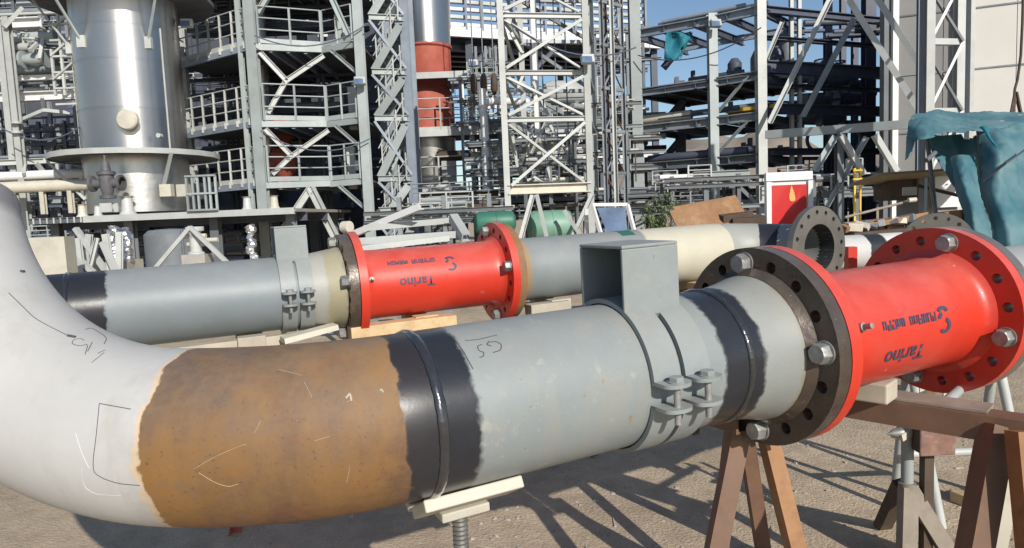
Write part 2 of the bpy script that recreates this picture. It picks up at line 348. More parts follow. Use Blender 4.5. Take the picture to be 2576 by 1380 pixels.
def hexbolt(o, ax, r, h, m, parent, name='hex_bolt', washer=True, rot=0.3):
    ax = Vector(ax).normalized(); u = Vector((0, 0, 1)) if abs(ax.z) < .9 else Vector((1, 0, 0)); u = (u - ax * u.dot(ax)).normalized(); v = ax.cross(u)
    bm = bmesh.new(); rings = []
    if washer: spec = [(24, r * 1.15, 0), (24, r * 1.15, r * .14), (24, r * .98, r * .15)]
    else: spec = []
    o = Vector(o)
    for n_, rr, z in spec: rings.append([bm.verts.new(o + ax * z + (u * math.cos(2 * math.pi * i / 24) + v * math.sin(2 * math.pi * i / 24)) * rr) for i in range(24)])
    z0 = r * .15 if washer else 0
    for z, k in ((z0, 1.0), (z0 + h * .88, 1.0), (z0 + h, .86)):
        ring = []
        for i in range(24):
            t = 2 * math.pi * i / 24 + rot; seg = (i % 4) / 4.0; base = math.pi / 3 * (i // 4)
            c0 = Vector((math.cos(base), math.sin(base))); c1 = Vector((math.cos(base + math.pi / 3), math.sin(base + math.pi / 3)))
            q = (c0 * (1 - seg) + c1 * seg) * r
            if k < 1: q = q.normalized() * r * .84
            q = Vector((q.x * math.cos(rot) - q.y * math.sin(rot), q.x * math.sin(rot) + q.y * math.cos(rot)))
            ring.append(bm.verts.new(o + ax * z + u * q.x + v * q.y))
        rings.append(ring)
    for A, B in zip(rings, rings[1:]):
        for i in range(24): bm.faces.new((A[i], A[(i + 1) % 24], B[(i + 1) % 24], B[i]))
    bm.faces.new(rings[-1])
    bmesh.ops.recalc_face_normals(bm, faces=bm.faces)
    return put(name, bm, m, parent, True, 25)
def stroke(pxs, bvh, rad, m, parent, name='marker_line'):
    """a drawn line that lies on the surface under it"""
    pts = []; pxs = list(pxs)
    for _ in range(2):
        if len(pxs) > 2:
            nw = [pxs[0]]
            for a, b in zip(pxs, pxs[1:]): nw += [(a[0] * .8 + b[0] * .2, a[1] * .8 + b[1] * .2), (a[0] * .2 + b[0] * .8, a[1] * .2 + b[1] * .8)]
            pxs = nw + [pxs[-1]]
    for i in range(len(pxs) - 1):
        for k in range(6):
            a, b = pxs[i], pxs[i + 1]; x = a[0] + (b[0] - a[0]) * k / 6; y = a[1] + (b[1] - a[1]) * k / 6
            h = bvh.ray_cast(CAM, ray(x, y).normalized())
            if h[0] is not None: pts.append(h[0] + h[1] * (rad * .3 if h[1].dot(h[0] - CAM) < 0 else -rad * .3))
    if len(pts) > 2: return sweep(name, pts, rad, m, parent, n=6, cap=True)
def bvh_of(*objs):
    vs, fs = [], []
    for o in objs:
        base = wloc(o.parent) if o.parent else Vector((0, 0, 0)); k = len(vs)
        vs += [v.co + base for v in o.data.vertices]; fs += [tuple(i + k for i in p.vertices) for p in o.data.polygons]
    return BVHTree.FromPolygons(vs, fs)
def railing(parent, pts, h=1.05, step=1.1, m='steel', d=0.05, rails=3, toe=True, foot=False):
    pts = [Vector(p) for p in pts]
    for a, b in zip(pts, pts[1:]):
        n = max(1, round((b - a).length / step))
        for i in range(n + 1):
            q = a.lerp(b, i / n); bar(parent, 'rail_post', q, q + Vector((0, 0, h)), d, d, m)
            if foot: bar(parent, 'post_foot', q - Vector((0, 0, .1)), q + Vector((0, 0, .08)), d * 2.2, d * 2.2, m)
        for k in range(rails):
            z = Vector((0, 0, h * (1 - k * .31))); bar(parent, 'rail', a + z, b + z, d * .8, d * .8, m, 'cyl8')
        if toe: bar(parent, 'toe_board', a + Vector((0, 0, .08)), b + Vector((0, 0, .08)), .012, .14, m)
def zat(px, py, Y): return P(px, py, Y).z
def col(parent, px, py, Y, z0, z1, wd, m, kind='I', name='column', ht=None):
    q = P(px, py, Y); return bar(parent, name, (q.x, q.y, z0), (q.x, q.y, z1), wd, ht or wd, m, kind)

# ================================================================== SETTING
def ground_mat():
    m = bpy.data.materials.new('yard_ground'); m.use_nodes = True; nt = m.node_tree; b = nt.nodes["Principled BSDF"]
    geo = node(nt, "ShaderNodeNewGeometry")
    ns = []
    for sc, de in ((0.7, 6), (7.0, 8), (60.0, 4)):
        n = node(nt, "ShaderNodeTexNoise"); n.inputs["Scale"].default_value = sc; n.inputs["Detail"].default_value = de; n.inputs["Roughness"].default_value = .65
        nt.links.new(geo.outputs["Position"], n.inputs["Vector"]); ns.append(n)
    r = node(nt, "ShaderNodeValToRGB"); e = r.color_ramp.elements
    e[0].position = .36; e[0].color = (.385, .30, .21, 1); e[1].position = .7; e[1].color = (.61, .50, .365, 1)
    a = node(nt, "ShaderNodeMath", operation='MULTIPLY_ADD'); a.inputs[1].default_value = .5; nt.links.new(ns[0].outputs[0], a.inputs[0])
    a2 = node(nt, "ShaderNodeMath", operation='MULTIPLY'); a2.inputs[1].default_value = .5; nt.links.new(ns[1].outputs[0], a2.inputs[0]); nt.links.new(a2.outputs[0], a.inputs[2])
    nt.links.new(a.outputs[0], r.inputs[0])
    mr = node(nt, "ShaderNodeMapRange"); mr.inputs[1].default_value = .3; mr.inputs[2].default_value = .7; mr.inputs[3].default_value = .85; mr.inputs[4].default_value = 1.13
    nt.links.new(ns[2].outputs[0], mr.inputs[0])
    vm = node(nt, "ShaderNodeVectorMath", operation='SCALE'); nt.links.new(r.outputs[0], vm.inputs[0]); nt.links.new(mr.outputs[0], vm.inputs["Scale"])
    pn = node(nt, "ShaderNodeTexNoise"); pn.inputs["Scale"].default_value = 1.6; pn.inputs["Detail"].default_value = 9; pn.inputs["Roughness"].default_value = .7; nt.links.new(geo.outputs["Position"], pn.inputs["Vector"])
    pr = node(nt, "ShaderNodeMapRange"); pr.inputs[1].default_value = .5; pr.inputs[2].default_value = .68; pr.inputs[4].default_value = .6; nt.links.new(pn.outputs[0], pr.inputs[0])
    px_ = node(nt, "ShaderNodeMix", data_type='RGBA'); px_.inputs[7].default_value = (.27, .215, .155, 1); nt.links.new(pr.outputs[0], px_.inputs[0]); nt.links.new(vm.outputs[0], px_.inputs[6])
    nt.links.new(px_.outputs[2], b.inputs["Base Color"]); b.inputs["Roughness"].default_value = .95; b.inputs["Specular IOR Level"].default_value = .15
    ad = node(nt, "ShaderNodeMath", operation='ADD'); nt.links.new(ns[1].outputs[0], ad.inputs[0]); nt.links.new(ns[2].outputs[0], ad.inputs[1])
    bp = node(nt, "ShaderNodeBump"); bp.inputs["Strength"].default_value = .5; bp.inputs["Distance"].default_value = .04
    nt.links.new(ad.outputs[0], bp.inputs["Height"]); nt.links.new(bp.outputs[0], b.inputs["Normal"])
    return m
GM = ground_mat()
bm = bmesh.new(); bmesh.ops.create_grid(bm, x_segments=8, y_segments=8, size=1500)
g = put('ground', bm, GM, None, False); g['kind'] = 'structure'
# pebbles and chips on the yard
gv, gf = [], []
for i in range(2600):
    y = random.uniform(2.7, 9); x = random.uniform(-.45, .75) * y * 1.15 + random.uniform(-.3, .3); r = random.choice((.003, .004, .006, .009, .013)) * random.uniform(.6, 1.3)
    k = len(gv); n = 5; ph = random.uniform(0, 6); sx = random.uniform(.8, 1.8)
    for j in range(n):
        t = ph + 2 * math.pi * j / n; q = random.uniform(.75, 1.2); gv.append((x + r * sx * q * math.cos(t), y + r * q * math.sin(t), -.002))
    for j in range(n):
        t = ph + 2 * math.pi * j / n; q = random.uniform(.4, .75); gv.append((x + r * sx * q * math.cos(t), y + r * q * math.sin(t), r * random.uniform(.35, .8)))
    gf += [(k + j, k + (j + 1) % n, k + n + (j + 1) % n, k + n + j) for j in range(n)] + [tuple(range(k + n, k + 2 * n))]
me = bpy.data.meshes.new('gravel'); me.from_pydata(gv, [], gf); me.materials.append(MATS['stone'])
o = bpy.data.objects.new('gravel', me); COL.objects.link(o); tag(o, 'small stones and chips scattered on the dusty yard', 'gravel', kind='stuff')
gv, gf = [], []
for i in range(70):
    x = random.uniform(-.4, 2.9); y = random.uniform(3.0, 6.5); a = random.uniform(0, 3.1); ln = random.uniform(.012, .05); k = random.uniform(.003, .007); b0 = len(gv)
    for X_, Y_, z in ((-ln, -k, 0), (ln, -k * .4, 0), (ln, k * .4, 0), (-ln, k, 0), (-ln, -k, .006), (ln, -k * .4, .004), (ln, k * .4, .004), (-ln, k, .007)): gv.append((x + X_ * math.cos(a) - Y_ * math.sin(a), y + X_ * math.sin(a) + Y_ * math.cos(a), z + .001))
    gf += [tuple(b0 + q for q in f) for f in ((0, 3, 2, 1), (4, 5, 6, 7), (0, 1, 5, 4), (1, 2, 6, 5), (2, 3, 7, 6), (3, 0, 4, 7))]
me = bpy.data.meshes.new('wood_chips'); me.from_pydata(gv, [], gf); me.materials.append(MATS['timber_pale'])
o = bpy.data.objects.new('wood_chips', me); COL.objects.link(o); tag(o, 'scattered pale wood chips and splinters on the yard', 'wood chips', kind='stuff')
# hills
mat('hill', (0.30, 0.245, 0.19), 0.95, 0.0, 0.25, 0.02, (0.2, 0.16, 0.12), 0.2, 0.03)
bm = bmesh.new(); NA, NR = 160, 26; grid = []
for j in range(NR):
    row = []
    for i in range(NA):
        az = R_(-62 + 124 * i / (NA - 1)); rad = 240 + 26 * j
        h = 72 * (0.62 + .55 * noise.fractal(Vector((az * 3.2, 4.2, 0)), 1.0, 2.0, 4)) * (1 / (1 + math.exp(-(az - .02) * 9)) * .85 + .15)
        env = math.sin(min(1, j / 12) * math.pi / 2); z = h * env * (1 + .28 * noise.fractal(Vector((az * 14, j * .35, 1)), 1.0, 2.0, 5))
        row.append(bm.verts.new((math.sin(az) * rad, math.cos(az) * rad, z - 1)))
    grid.append(row)
for j in range(NR - 1):
    for i in range(NA - 1): bm.faces.new((grid[j][i], grid[j][i + 1], grid[j + 1][i + 1], grid[j + 1][i]))
o = put('hills', bm, 'hill', None, True, 60); o['kind'] = 'structure'

# ================================================================== NEAR PIPE LINE
T0 = 0.495   # weld where the straight pipe starts
def bend_path():
    d, u, s = NEAR.d, NEAR.u, NEAR.s
    R1, ph1, an1, R2, ph2, an2 = .874, -1.526, .64, .904, .311, 1.215
    st = NEAR.at(T0); tn = -d; b = u * math.cos(ph1) + s * math.sin(ph1); A1 = []
    for i in range(25):
        a = an1 * i / 24; A1.append(st + (tn * math.sin(a) + b * (1 - math.cos(a))) * R1)
    t2 = tn * math.cos(an1) + b * math.sin(an1); e1 = (Vector((0, 0, 1)) - t2 * t2.z).normalized(); e2 = t2.cross(e1); b2 = e1 * math.cos(ph2) + e2 * math.sin(ph2); A2 = []
    for i in range(41):
        a = an2 * i / 40; A2.append(A1[-1] + (t2 * math.sin(a) + b2 * (1 - math.cos(a))) * R2)
    return A1, A2, t2
A1, A2, TJ = bend_path()
RUST = (0.135, 0.080, 0.046)
banded('near_grey', [(0, BLK, .3), (.095, GREY, .5), (.835, BLK, .28), (.985, (.24, .255, .245), .5), (1.115, (.235, .205, .14), .5)], 1.3, amp=.012, nscale=26, dirt=(.32, .31, .265), dirt_amt=.13, dscale=4.0, soft=.012, specks=[(38, .68, (.12, .11, .10)), (14, .61, (.36, .345, .29), .08, .55), (4, .51, (.265, .26, .23), .14, .55, (2, 2, .8)), (70, .62, (.33, .31, .27), .05, .6), (24, .675, (.27, .16, .07), .03, .8), (90, .68, (.09, .085, .08), .03, .8)])
banded('near_rust', [(0, BLK, .3), (.07, RUST, .65), (.512, (.60, .47, .32), .6, .1), (.522, (.475, .47, .455), .5, .08)], 1.0, amp=.017, nscale=10, soft=.004, dust=.14, dirt=(.22, .115, .04), dirt_amt=.2, dscale=2.2, dirt_lo=.42, var=.2,
    specks=[(3.4, .52, (.16, .06, .035), .1, .6, (1, 1, 3)), (2.2, .45, (.25, .122, .026), .16, .75), (4.0, .49, (.085, .05, .042), .15, .75), (5.0, .47, (.25, .128, .035), .2, .55, (2.2, 2.2, .5)), (9.0, .56, (.13, .10, .085), .12, .35), (55, .46, (.19, .115, .06), .2, .45), (120, .60, (.06, .035, .025), .06, .55), (75, .70, (.36, .30, .22), .03, .6)])
banded('near_white', [(0, (.475, .47, .455), .5), (1.03, (.22, .22, .23), .5)], 1.2, amp=.012, nscale=14, soft=.05, dust=.15, dirt=(.36, .345, .30), dirt_amt=.20, dscale=3.0, var=.07, specks=[(22, .70, (.25, .24, .22)), (5, .55, (.40, .385, .35), .15, .6, (2.5, 2.5, .5)), (60, .68, (.33, .31, .28), .05, .5)])
root = thing('flanged_pipe', 'nearest grey pipe with rusty bend, white upturned elbow and brown flange', 'pipe', (NEAR.at(1.0).x, NEAR.at(1.0).y, 0))
rust = sweep('rusty_elbow', A1, RP, 'near_rust', root, t0=-NEAR.d, t1=TJ); rust['label'] = 'brown rusty pipe bend with scratches'
white = sweep('white_elbow', A2, RP, 'near_white', root, thick=.012, t0=TJ); white['label'] = 'white painted elbow turning upwards'
gp = sweep('pipe', [NEAR.at(T0 + (1.635 - T0) * i / 30) for i in range(31)], [RP] * 24 + [RP, RP + .001, RP + .004, RP + .009, RP + .016, RP + .026, RP + .034], 'near_grey', root)
def weld(line, t, parent, r=RP, m='weld_black', b=.0065):
    n = 96; bm = bmesh.new(); rings = []
    for i in range(n):
        a = 360 * i / n; k = b * (1 + .06 * math.sin(i * 2.1) + .03 * math.sin(i * .37)) ; ring = []
        for j in range(8):
            q = 2 * math.pi * j / 8; ring.append(bm.verts.new(line.at(t + math.sin(q) * k * 2.0, r + math.cos(q) * k, a)))
        rings.append(ring)
    for i in range(n):
        A, B = rings[i], rings[(i + 1) % n]
        for j in range(8): bm.faces.new((A[j], A[(j + 1) % 8], B[(j + 1) % 8], B[j]))
    bmesh.ops.recalc_face_normals(bm, faces=bm.faces); return put('weld', bm, m, parent, True, 80)
weld(NEAR, T0, root); weld(NEAR, 1.425, root)
RF, RBC, RH = .318, .270, .0185
def flange_pair(line, t, th, m, root, off, bolts, face=-1, hr=.029, nm='flange'):
    o = line.at(t); fl = flange(nm, o, line.d, RP - .004, RF, th, 16, RBC, RH, m, root, off, line.u)
    return fl
fl = flange_pair(NEAR, 1.638, .05, 'flange_brown', root, -5, None)
for a in (-5, 85, 175, 265): hexbolt(NEAR.at(1.6375, RBC, a), -NEAR.d, .031, .032, 'bolt', fl, rot=random.uniform(0, 1))
# glossy varnish ring where neck meets flange
lathe('neck_fillet', [(RP + .03, -.03), (RP + .042, -.012), (RP + .05, -.0015)], NEAR.at(1.638), NEAR.d, 'flange_brown', root, 64)
mat('screw', (0.16, 0.155, 0.145), 0.5, 0.4, 0.2, 30.0)
mat('dusty_steel', (0.24, 0.205, 0.165), 0.75, 0.0, 0.2, 9.0, (0.13, 0.09, 0.065), 0.15, 6.0, rnd=.1)
# pen marks
bv = bvh_of(rust, white, gp)
SC = 2576 / 3038
def S(pts, rad=.0014, m='marker', par=None, nm='marker_line'): return stroke(pts, bv, rad, m, par, nm)
S([(250, 1016), (242, 1100), (234, 1160), (236, 1190), (260, 1205), (300, 1218), (352, 1222)], .0008, 'marker', white)
S([(250, 1016), (345, 1033)], .0009, 'marker', white)
S([(22, 738), (60, 775), (85, 800), (120, 820), (170, 845)], .0009, 'marker', white)
S([(212, 858), (204, 852), (185, 855), (180, 866), (200, 872), (222, 866), (214, 893)], .0008, 'marker', white)
S([(232, 862), (218, 890)], .0008, 'marker', white); S([(262, 888), (225, 918)], .0008, 'marker', white); S([(246, 890), (268, 880)], .0008, 'marker', white)
S([(215, 830), (230, 825), (270, 850), (262, 866)], .0009, 'marker', white)
for q in [[(50, 683), (60, 684)], [(170, 846), (190, 850)]]: S([q[0], ((q[0][0] + q[1][0]) / 2, q[0][1] + 2), q[1]], .0035, 'marker', white, 'paint_nick')
S([(205, 1175), (210, 1225), (240, 1245), (305, 1248)], .0006, 'scuff', white, 'scratch'); S([(190, 1090), (205, 1140), (225, 1180)], .0006, 'scuff', white, 'scratch')
S([(1170, 858), (1200, 856), (1250, 844)], .0011, 'marker', gp); S([(1130, 842), (1160, 875), (1190, 930)], .0013, 'marker', gp)
S([(1232, 862), (1248, 860), (1262, 868), (1260, 882), (1240, 888)], .0012, 'marker', gp); S([(1230, 860), (1224, 868), (1236, 872)], .0014, 'marker', gp)
S([(1212, 868), (1200, 872), (1205, 884), (1218, 888), (1216, 898), (1206, 900)], .0012, 'marker', gp)
for q in [[(488, 1180), (540, 1150), (590, 1128), (620, 1118)], [(500, 1190), (540, 1215), (575, 1226), (600, 1218)], [(765, 962), (785, 1002)], [(870, 1000), (882, 985), (890, 1012), (896, 1020)], [(872, 1012), (884, 1008)], [(952, 985), (962, 982), (966, 990)], [(640, 1090), (655, 1060)], [(790, 1110), (830, 1098)], [(880, 1170), (872, 1215)], [(700, 930), (760, 945)]]:
    S(q if len(q) > 2 else [q[0], ((q[0][0] + q[1][0]) / 2 + 1, (q[0][1] + q[1][1]) / 2), q[1]], .0006, 'chalk', rust, 'scratch')
for q in [[(870, 1003), (880, 990), (884, 1010)], [(955, 984), (960, 980), (964, 989)]]: S(q, .0022, 'timber_pale', rust, 'paint_nick')

# the same line past the red spool
banded('far_grey', [(0, (.32, .33, .33), .5)], 3, dirt_amt=.12)
root = thing('flanged_pipe', 'grey pipe running out of frame beyond the nearest red spool', 'pipe', (NEAR.at(4).x, NEAR.at(4).y, 0))
flange('flange', NEAR.at(2.622), NEAR.d, RP - .004, RF, .05, 16, RBC, RH, 'flange_grey', root, 14, NEAR.u)
sweep('pipe', [NEAR.at(2.672 + 2.8 * i / 10) for i in range(11)], [RP + .035, RP + .001] + [RP] * 9, 'far_grey', root)

# ---- printed lettering wrapped on a spool
def wrap_text(body, size, line, t0, ang0, m, parent, name='lettering'):
    cu = bpy.data.curves.new('txt', 'FONT'); cu.body = body; cu.size = size; cu.resolution_u = 3; cu.offset = size * .018
    ob = bpy.data.objects.new('txt', cu); COL.objects.link(ob); dg = bpy.context.evaluated_depsgraph_get(); me = bpy.data.meshes.new_from_object(ob.evaluated_get(dg))
    bm = bmesh.new(); bm.from_mesh(me); bpy.data.objects.remove(ob); bpy.data.meshes.remove(me)
    for v in bm.verts:
        x, y = v.co.x, v.co.y; v.co = line.at(t0 - x, RP + .0022, ang0 + math.degrees(y / RP))
    return put(name, bm, m, parent, False)
def small_print(line, t0, ang0, m, parent):
    """a worn line of small print too smudged to read: uneven short strokes"""
    bm = bmesh.new(); rg = random.Random(int(t0 * 100)); x = 0
    def quad(x0, y0, x1, y1): bm.faces.new([bm.verts.new(line.at(t0 - a_, RP + .0022, ang0 + math.degrees(b_ / RP))) for a_, b_ in ((x0, y0), (x1, y0), (x1, y1), (x0, y1))])
    for g in range(12):
        if g == 6: x += .022; continue
        wd = rg.uniform(.015, .024); h = .030 * rg.uniform(.85, 1.1)
        quad(x, 0, x + .006, h); quad(x + wd - .006, h * rg.choice((0, .0, .45)), x + wd, h)
        y = h * rg.choice((.0, .42, .78)); quad(x + .006, y, x + wd - .006, y + .0065)
        if rg.random() < .6: quad(x + .006, h - .0065, x + wd - .006, h)
        x += wd + .004
    return put('lettering', bm, m, parent, False)
def arc_logo(line, t, ang, r, m, parent):
    for a0, a1, dc in ((40, 250, (0, .018)), (-70, -10, (0, -.004)), (200, 330, (0.002, -.022))):
        bm = bmesh.new(); A, B = [], []
        for i in range(13):
            a = R_(a0 + (a1 - a0) * i / 12)
            for lst, rr in ((A, r), (B, r * .52)):
                x = dc[0] + rr * math.cos(a); y = dc[1] + rr * .8 * math.sin(a); lst.append(bm.verts.new(line.at(t - x, RP + .0022, ang + math.degrees(y / RP))))
        for i in range(12): bm.faces.new((A[i], A[i + 1], B[i + 1], B[i]))
        put('logo', bm, m, parent, False)
def spool(line, ta, tb, off_a, off_b, label, txt):
    root = thing('red_spool', label, 'pipe spool', (line.at((ta + tb) / 2).x, line.at((ta + tb) / 2).y, 0))
    th = .046; n = 40; ts = [ta + .001 + (tb - ta - .002) * i / n for i in range(n + 1)]
    rr = [RP + .03 * math.exp(-max(0, t - ta - th) / .02) + .03 * math.exp(-max(0, tb - th - t) / .02) for t in ts]
    ts2 = [ta + .01] + [ta + th + k * .012 for k in range(6)] + [ta + th + .08 + (tb - ta - 2 * th - .16) * i / 20 for i in range(21)] + [tb - th - k * .012 for k in range(5, -1, -1)] + [tb - .01]
    rr2 = [RP + .034 * math.exp(-max(0, t - ta - th) / .018) + .034 * math.exp(-max(0, tb - th - t) / .018) for t in ts2]
    sweep('pipe', [line.at(t) for t in ts2], rr2, 'red', root)
    f1 = flange('flange', line.at(ta), line.d, RP - .004, RF, th, 16, RBC, RH, 'red', root, off_a, line.u)
    f2 = flange('flange', line.at(tb - th), line.d, RP - .004, RF, th, 16, RBC, RH, 'red', root, off_b, line.u)
    for k in range(4): hexbolt(line.at(tb - th - .0005, RBC, off_b + 90 * k), -line.d, .031, .034, 'bolt', f2, rot=random.uniform(0, 1))
    t1, a1, t2, a2, t3, a3, tst, ast = txt
    # lettering reads upside down, as it stands in the yard
    wrap_text('Tarino', .078, line, t1, a1, 'ink', root)
    small_print(line, t2, a2, 'ink', root)
    arc_logo(line, t3, a3, .034, 'ink', root)
    lathe('drain_plug', [(.0, -.003), (.014, -.003), (.014, .012), (.009, .013), (.009, .04), (.0, .041)], line.at(tst, RP, ast), line.at(0, 1, ast) - line.at(0, 0, 0), 'bolt', root, 16)
    return root
spool(NEAR, 1.692, 2.62, -5, 14, 'nearest bright red flanged spool with dark upside-down lettering, right of brown flange', (2.225, 103, 2.275, 74, 2.318, 84, 1.895, 75))
# ================================================================== REAR PIPE LINE
banded('rear_grey', [(0, (.2, .2, .2), .5), (.42, BLK, .3), (.72, (.18, .21, .225), .5), (1.66, (.33, .33, .30), .5), (1.77, (.30, .275, .18), .55), (1.865, (.22, .18, .12), .5)], 2.0, amp=.016, nscale=16, dirt=(.36, .34, .28), dirt_amt=.09, specks=[(30, .72, (.2, .12, .07))])
root = thing('flanged_pipe', 'grey pipe with black band and brown flange, lying behind the nearest pipe', 'pipe', (REAR.at(0).x, REAR.at(0).y, 0))
t00 = -1.18
sweep('pipe', [REAR.at(t00 + (.69 - t00) * i / 30) for i in range(31)], [RP] * 27 + [RP + .004, RP + .012, RP + .022, RP + .032], 'rear_grey', root)
weld(REAR, t00 + .55, root)
fl = flange('flange', REAR.at(.693), REAR.d, RP - .004, RF - .012, .05, 16, RBC - .006, RH, 'flange_brown', root, -12, REAR.u)
for k in range(4): hexbolt(REAR.at(.6925, RBC - .006, -12 + 90 * k), -REAR.d, .033, .036, 'bolt', fl, rot=k)
spool(REAR, .745, 1.70, -12, -12, 'bright red flanged spool with upside-down lettering on the pipe line behind', (1.2, 80, 1.22, 48, 1.312, 62, .832, 77))
banded('rear_cream', [(0, (.30, .21, .12), .6), (.09, (.20, .225, .23), .5), (.86, (.20, .225, .23), .5), (.99, (.50, .47, .37), .6), (1.74, (.13, .12, .10), .5), (1.755, (.32, .33, .30), .5)], 2.6, amp=.012, nscale=12, dirt=(.38, .34, .25), dirt_amt=.10)
banded('rear_end', [(0, (.31, .32, .29), .5), (.34, BLK, .35), (.52, (.27, .27, .25), .4)], 1.0, amp=.012, nscale=14)
root = thing('flanged_pipe', 'grey and cream pipe ending in an open drilled flange, beyond the rear red spool', 'pipe', (REAR.at(2.6).x, REAR.at(2.6).y, 0))
fl = flange('flange', REAR.at(1.7005), REAR.d, RP - .004, RF - .012, .05, 16, RBC - .006, RH, 'rust_plate', root, -12, REAR.u)
TE = 3.46
sweep('pipe', [REAR.at(1.75 + (TE - 1.75) * i / 40) for i in range(41)], [RP + .03, RP + .012, RP + .002] + [RP] * 38, 'rear_cream', root)
pth = []; RB = .47; st = REAR.at(TE); va = math.radians(84)
for i in range(19):
    a = va * i / 18; pth.append(st + (REAR.d * math.sin(a) + REAR.s * (1 - math.cos(a))) * RB)
e = (REAR.d * math.cos(va) + REAR.s * math.sin(va)).normalized()
n0 = len(pth); pth += [pth[-1] + e * k * .03 for k in (1, 2)]
sweep('elbow', pth, [RP - .035 * min(1, i / 16) for i in range(len(pth))], 'rear_end', root)
fl = flange('open_flange', pth[-1], e, .168, .295, .045, 16, .252, .0165, 'flange_grey', root, 6, (0, 0, 1))
lathe('bore', [(.168, .0445), (.167, -.3), (.0, -.3)], pth[-1], e, 'bore', root, 40)
faces('tape_patch', [REAR.at(2.57, RP + .002, a) for a in (-25, -10, 5, 20, 32)] + [REAR.at(2.68, RP + .002, a) for a in (32, 20, 5, -10, -25)], [(i, i + 1, 8 - i, 9 - i) for i in range(4)], 'green_dark', root)
hexbolt(REAR.at(1.78, RP, 75), REAR.s, .014, .03, 'bolt', root, 'drain_plug', False)

# ================================================================== BOX CLAMPS
def clamp(line, t0, wd, label, back):
    root = thing('pipe_clamp', label, 'pipe clamp', (line.at(t0).x, line.at(t0).y, 0))
    t1 = t0 + wd; th = .01; top = .362; sx = .1; m = 'clamp_grey'; sw = wd * .455
    def plate(nm, c, a, b_, c_): return boxm(nm, c, a, b_, c_, m, root, line.d, line.s, bevel=.003)
    # box: front, rear, top and closing web plate
    for sgn in (1, -1): plate('side_plate', line.loc((t0 + t1) / 2, sgn * sx, (top + .178) / 2), wd, th, top - .178)
    plate('top_plate', line.loc((t0 + t1) / 2, 0, top + .0055), wd, sx * 2 + th, .0095)
    plate('end_plate', line.loc(t1 - .012, 0, (top + .2) / 2 - .002), .008, sx * 2 - th - .002, top - .2 - .006)
    def band(nm, ta, tb, a0, a1, r0=RP + .004, r1=RP + .017):
        bm = bmesh.new(); n = max(6, int(abs(a1 - a0) / 4)); rows = []
        for i in range(n + 1):
            a = a0 + (a1 - a0) * i / n; rows.append([bm.verts.new(line.at(t, r, a)) for t, r in ((ta, r0), (tb, r0), (tb, r1), (ta, r1))])
        for A, B in zip(rows, rows[1:]):
            for j in range(4): bm.faces.new((A[j], A[(j + 1) % 4], B[(j + 1) % 4], B[j]))
        bm.faces.new(rows[0]); bm.faces.new(rows[-1][::-1]); bmesh.ops.recalc_face_normals(bm, faces=bm.faces)
        return put(nm, bm, m, root, True, 40)
    band('saddle', t0 + .001, t1 - .001, -34, 34)
    for ta in (t0, t1 - sw):
        tb = ta + sw
        for sgn in (1, -1):
            up = band('strap', ta, tb, sgn * 26.0, sgn * 84)
            lo = band('lower_strap', ta, tb, sgn * 101, sgn * 180)
            # lugs: flat ears bent outwards with a rounded end
            for nm, hz, par in (('lug', .020, up), ('lug', -.044, lo)):
                bm = bmesh.new(); pr = [(ta, RP + .004), (tb, RP + .004)] + [((ta + tb) / 2 + sw / 2 * math.cos(R_(q)), RP + .050 + .028 * math.sin(R_(q))) for q in range(0, 181, 20)]
                lowv = [bm.verts.new(line.loc(t, sgn * s_, hz - .005)) for t, s_ in pr]; hiv = [bm.verts.new(line.loc(t, sgn * s_, hz + .005)) for t, s_ in pr]
                bm.faces.new(lowv); bm.faces.new(hiv[::-1]); n = len(pr)
                for i in range(n): bm.faces.new((lowv[i], lowv[(i + 1) % n], hiv[(i + 1) % n], hiv[i]))
                bmesh.ops.recalc_face_normals(bm, faces=bm.faces); put(nm, bm, m, par, True, 40)
            c = line.loc((ta + tb) / 2, sgn * (RP + .050), .025)
            hexbolt(c, line.u, .020, .012, 'clamp_grey', up, 'bolt_head')
            pipe(root, 'bolt_shank', line.loc((ta + tb) / 2, sgn * (RP + .050), .028), line.loc((ta + tb) / 2, sgn * (RP + .050), -.085), .018, 'bolt')
    return root
clamp(NEAR, 1.065, .19, 'grey box clamp with open square top strapped round the nearest pipe', 0)
clamp(REAR, .345, .17, 'grey box clamp strapped round the rear pipe, left of its red spool', 0)

# ================================================================== STANDS
def leg(root, a, b, wd, ht, m, kind='C', name='leg', foot=None):
    a, b = Vector(a), Vector(b)
    if foot is None and b.z > 0: b = a + (b - a) * (a.z / (a.z - b.z))
    return bar(root, name, a, b, wd, ht, m, kind, up=(0, -1, 0))
ap = NEAR.at(1.60); apx = Vector((ap.x, ap.y, ap.z - RP - .012))
root = thing('pipe_stand', 'brown steel A-frame stand under the nearest brown flange', 'pipe stand', (apx.x, apx.y, 0))
LA = P(1862, 1075, 2.24); leg(root, LA, P(1802, 1378, 2.16), .062, .05, 'brown_paint')
LB = P(1925, 1075, 2.28); leg(root, LB, P(2000, 1378, 2.18), .05, .085, 'brown_orange')
leg(root, P(1863, 1080, 2.34), P(1802, 1378, 2.62), .045, .045, 'brown_paint')
bar(root, 'saddle_beam', NEAR.loc(1.62, -.25, -RP - .06), NEAR.loc(1.62, -.03, -RP - .06), .07, .06, 'brown_paint', 'C')
boxm('rest_block', NEAR.loc(1.61, -.12, -RP - .012), .05, .12, .03, 'rust_dark', root, NEAR.d, NEAR.s)

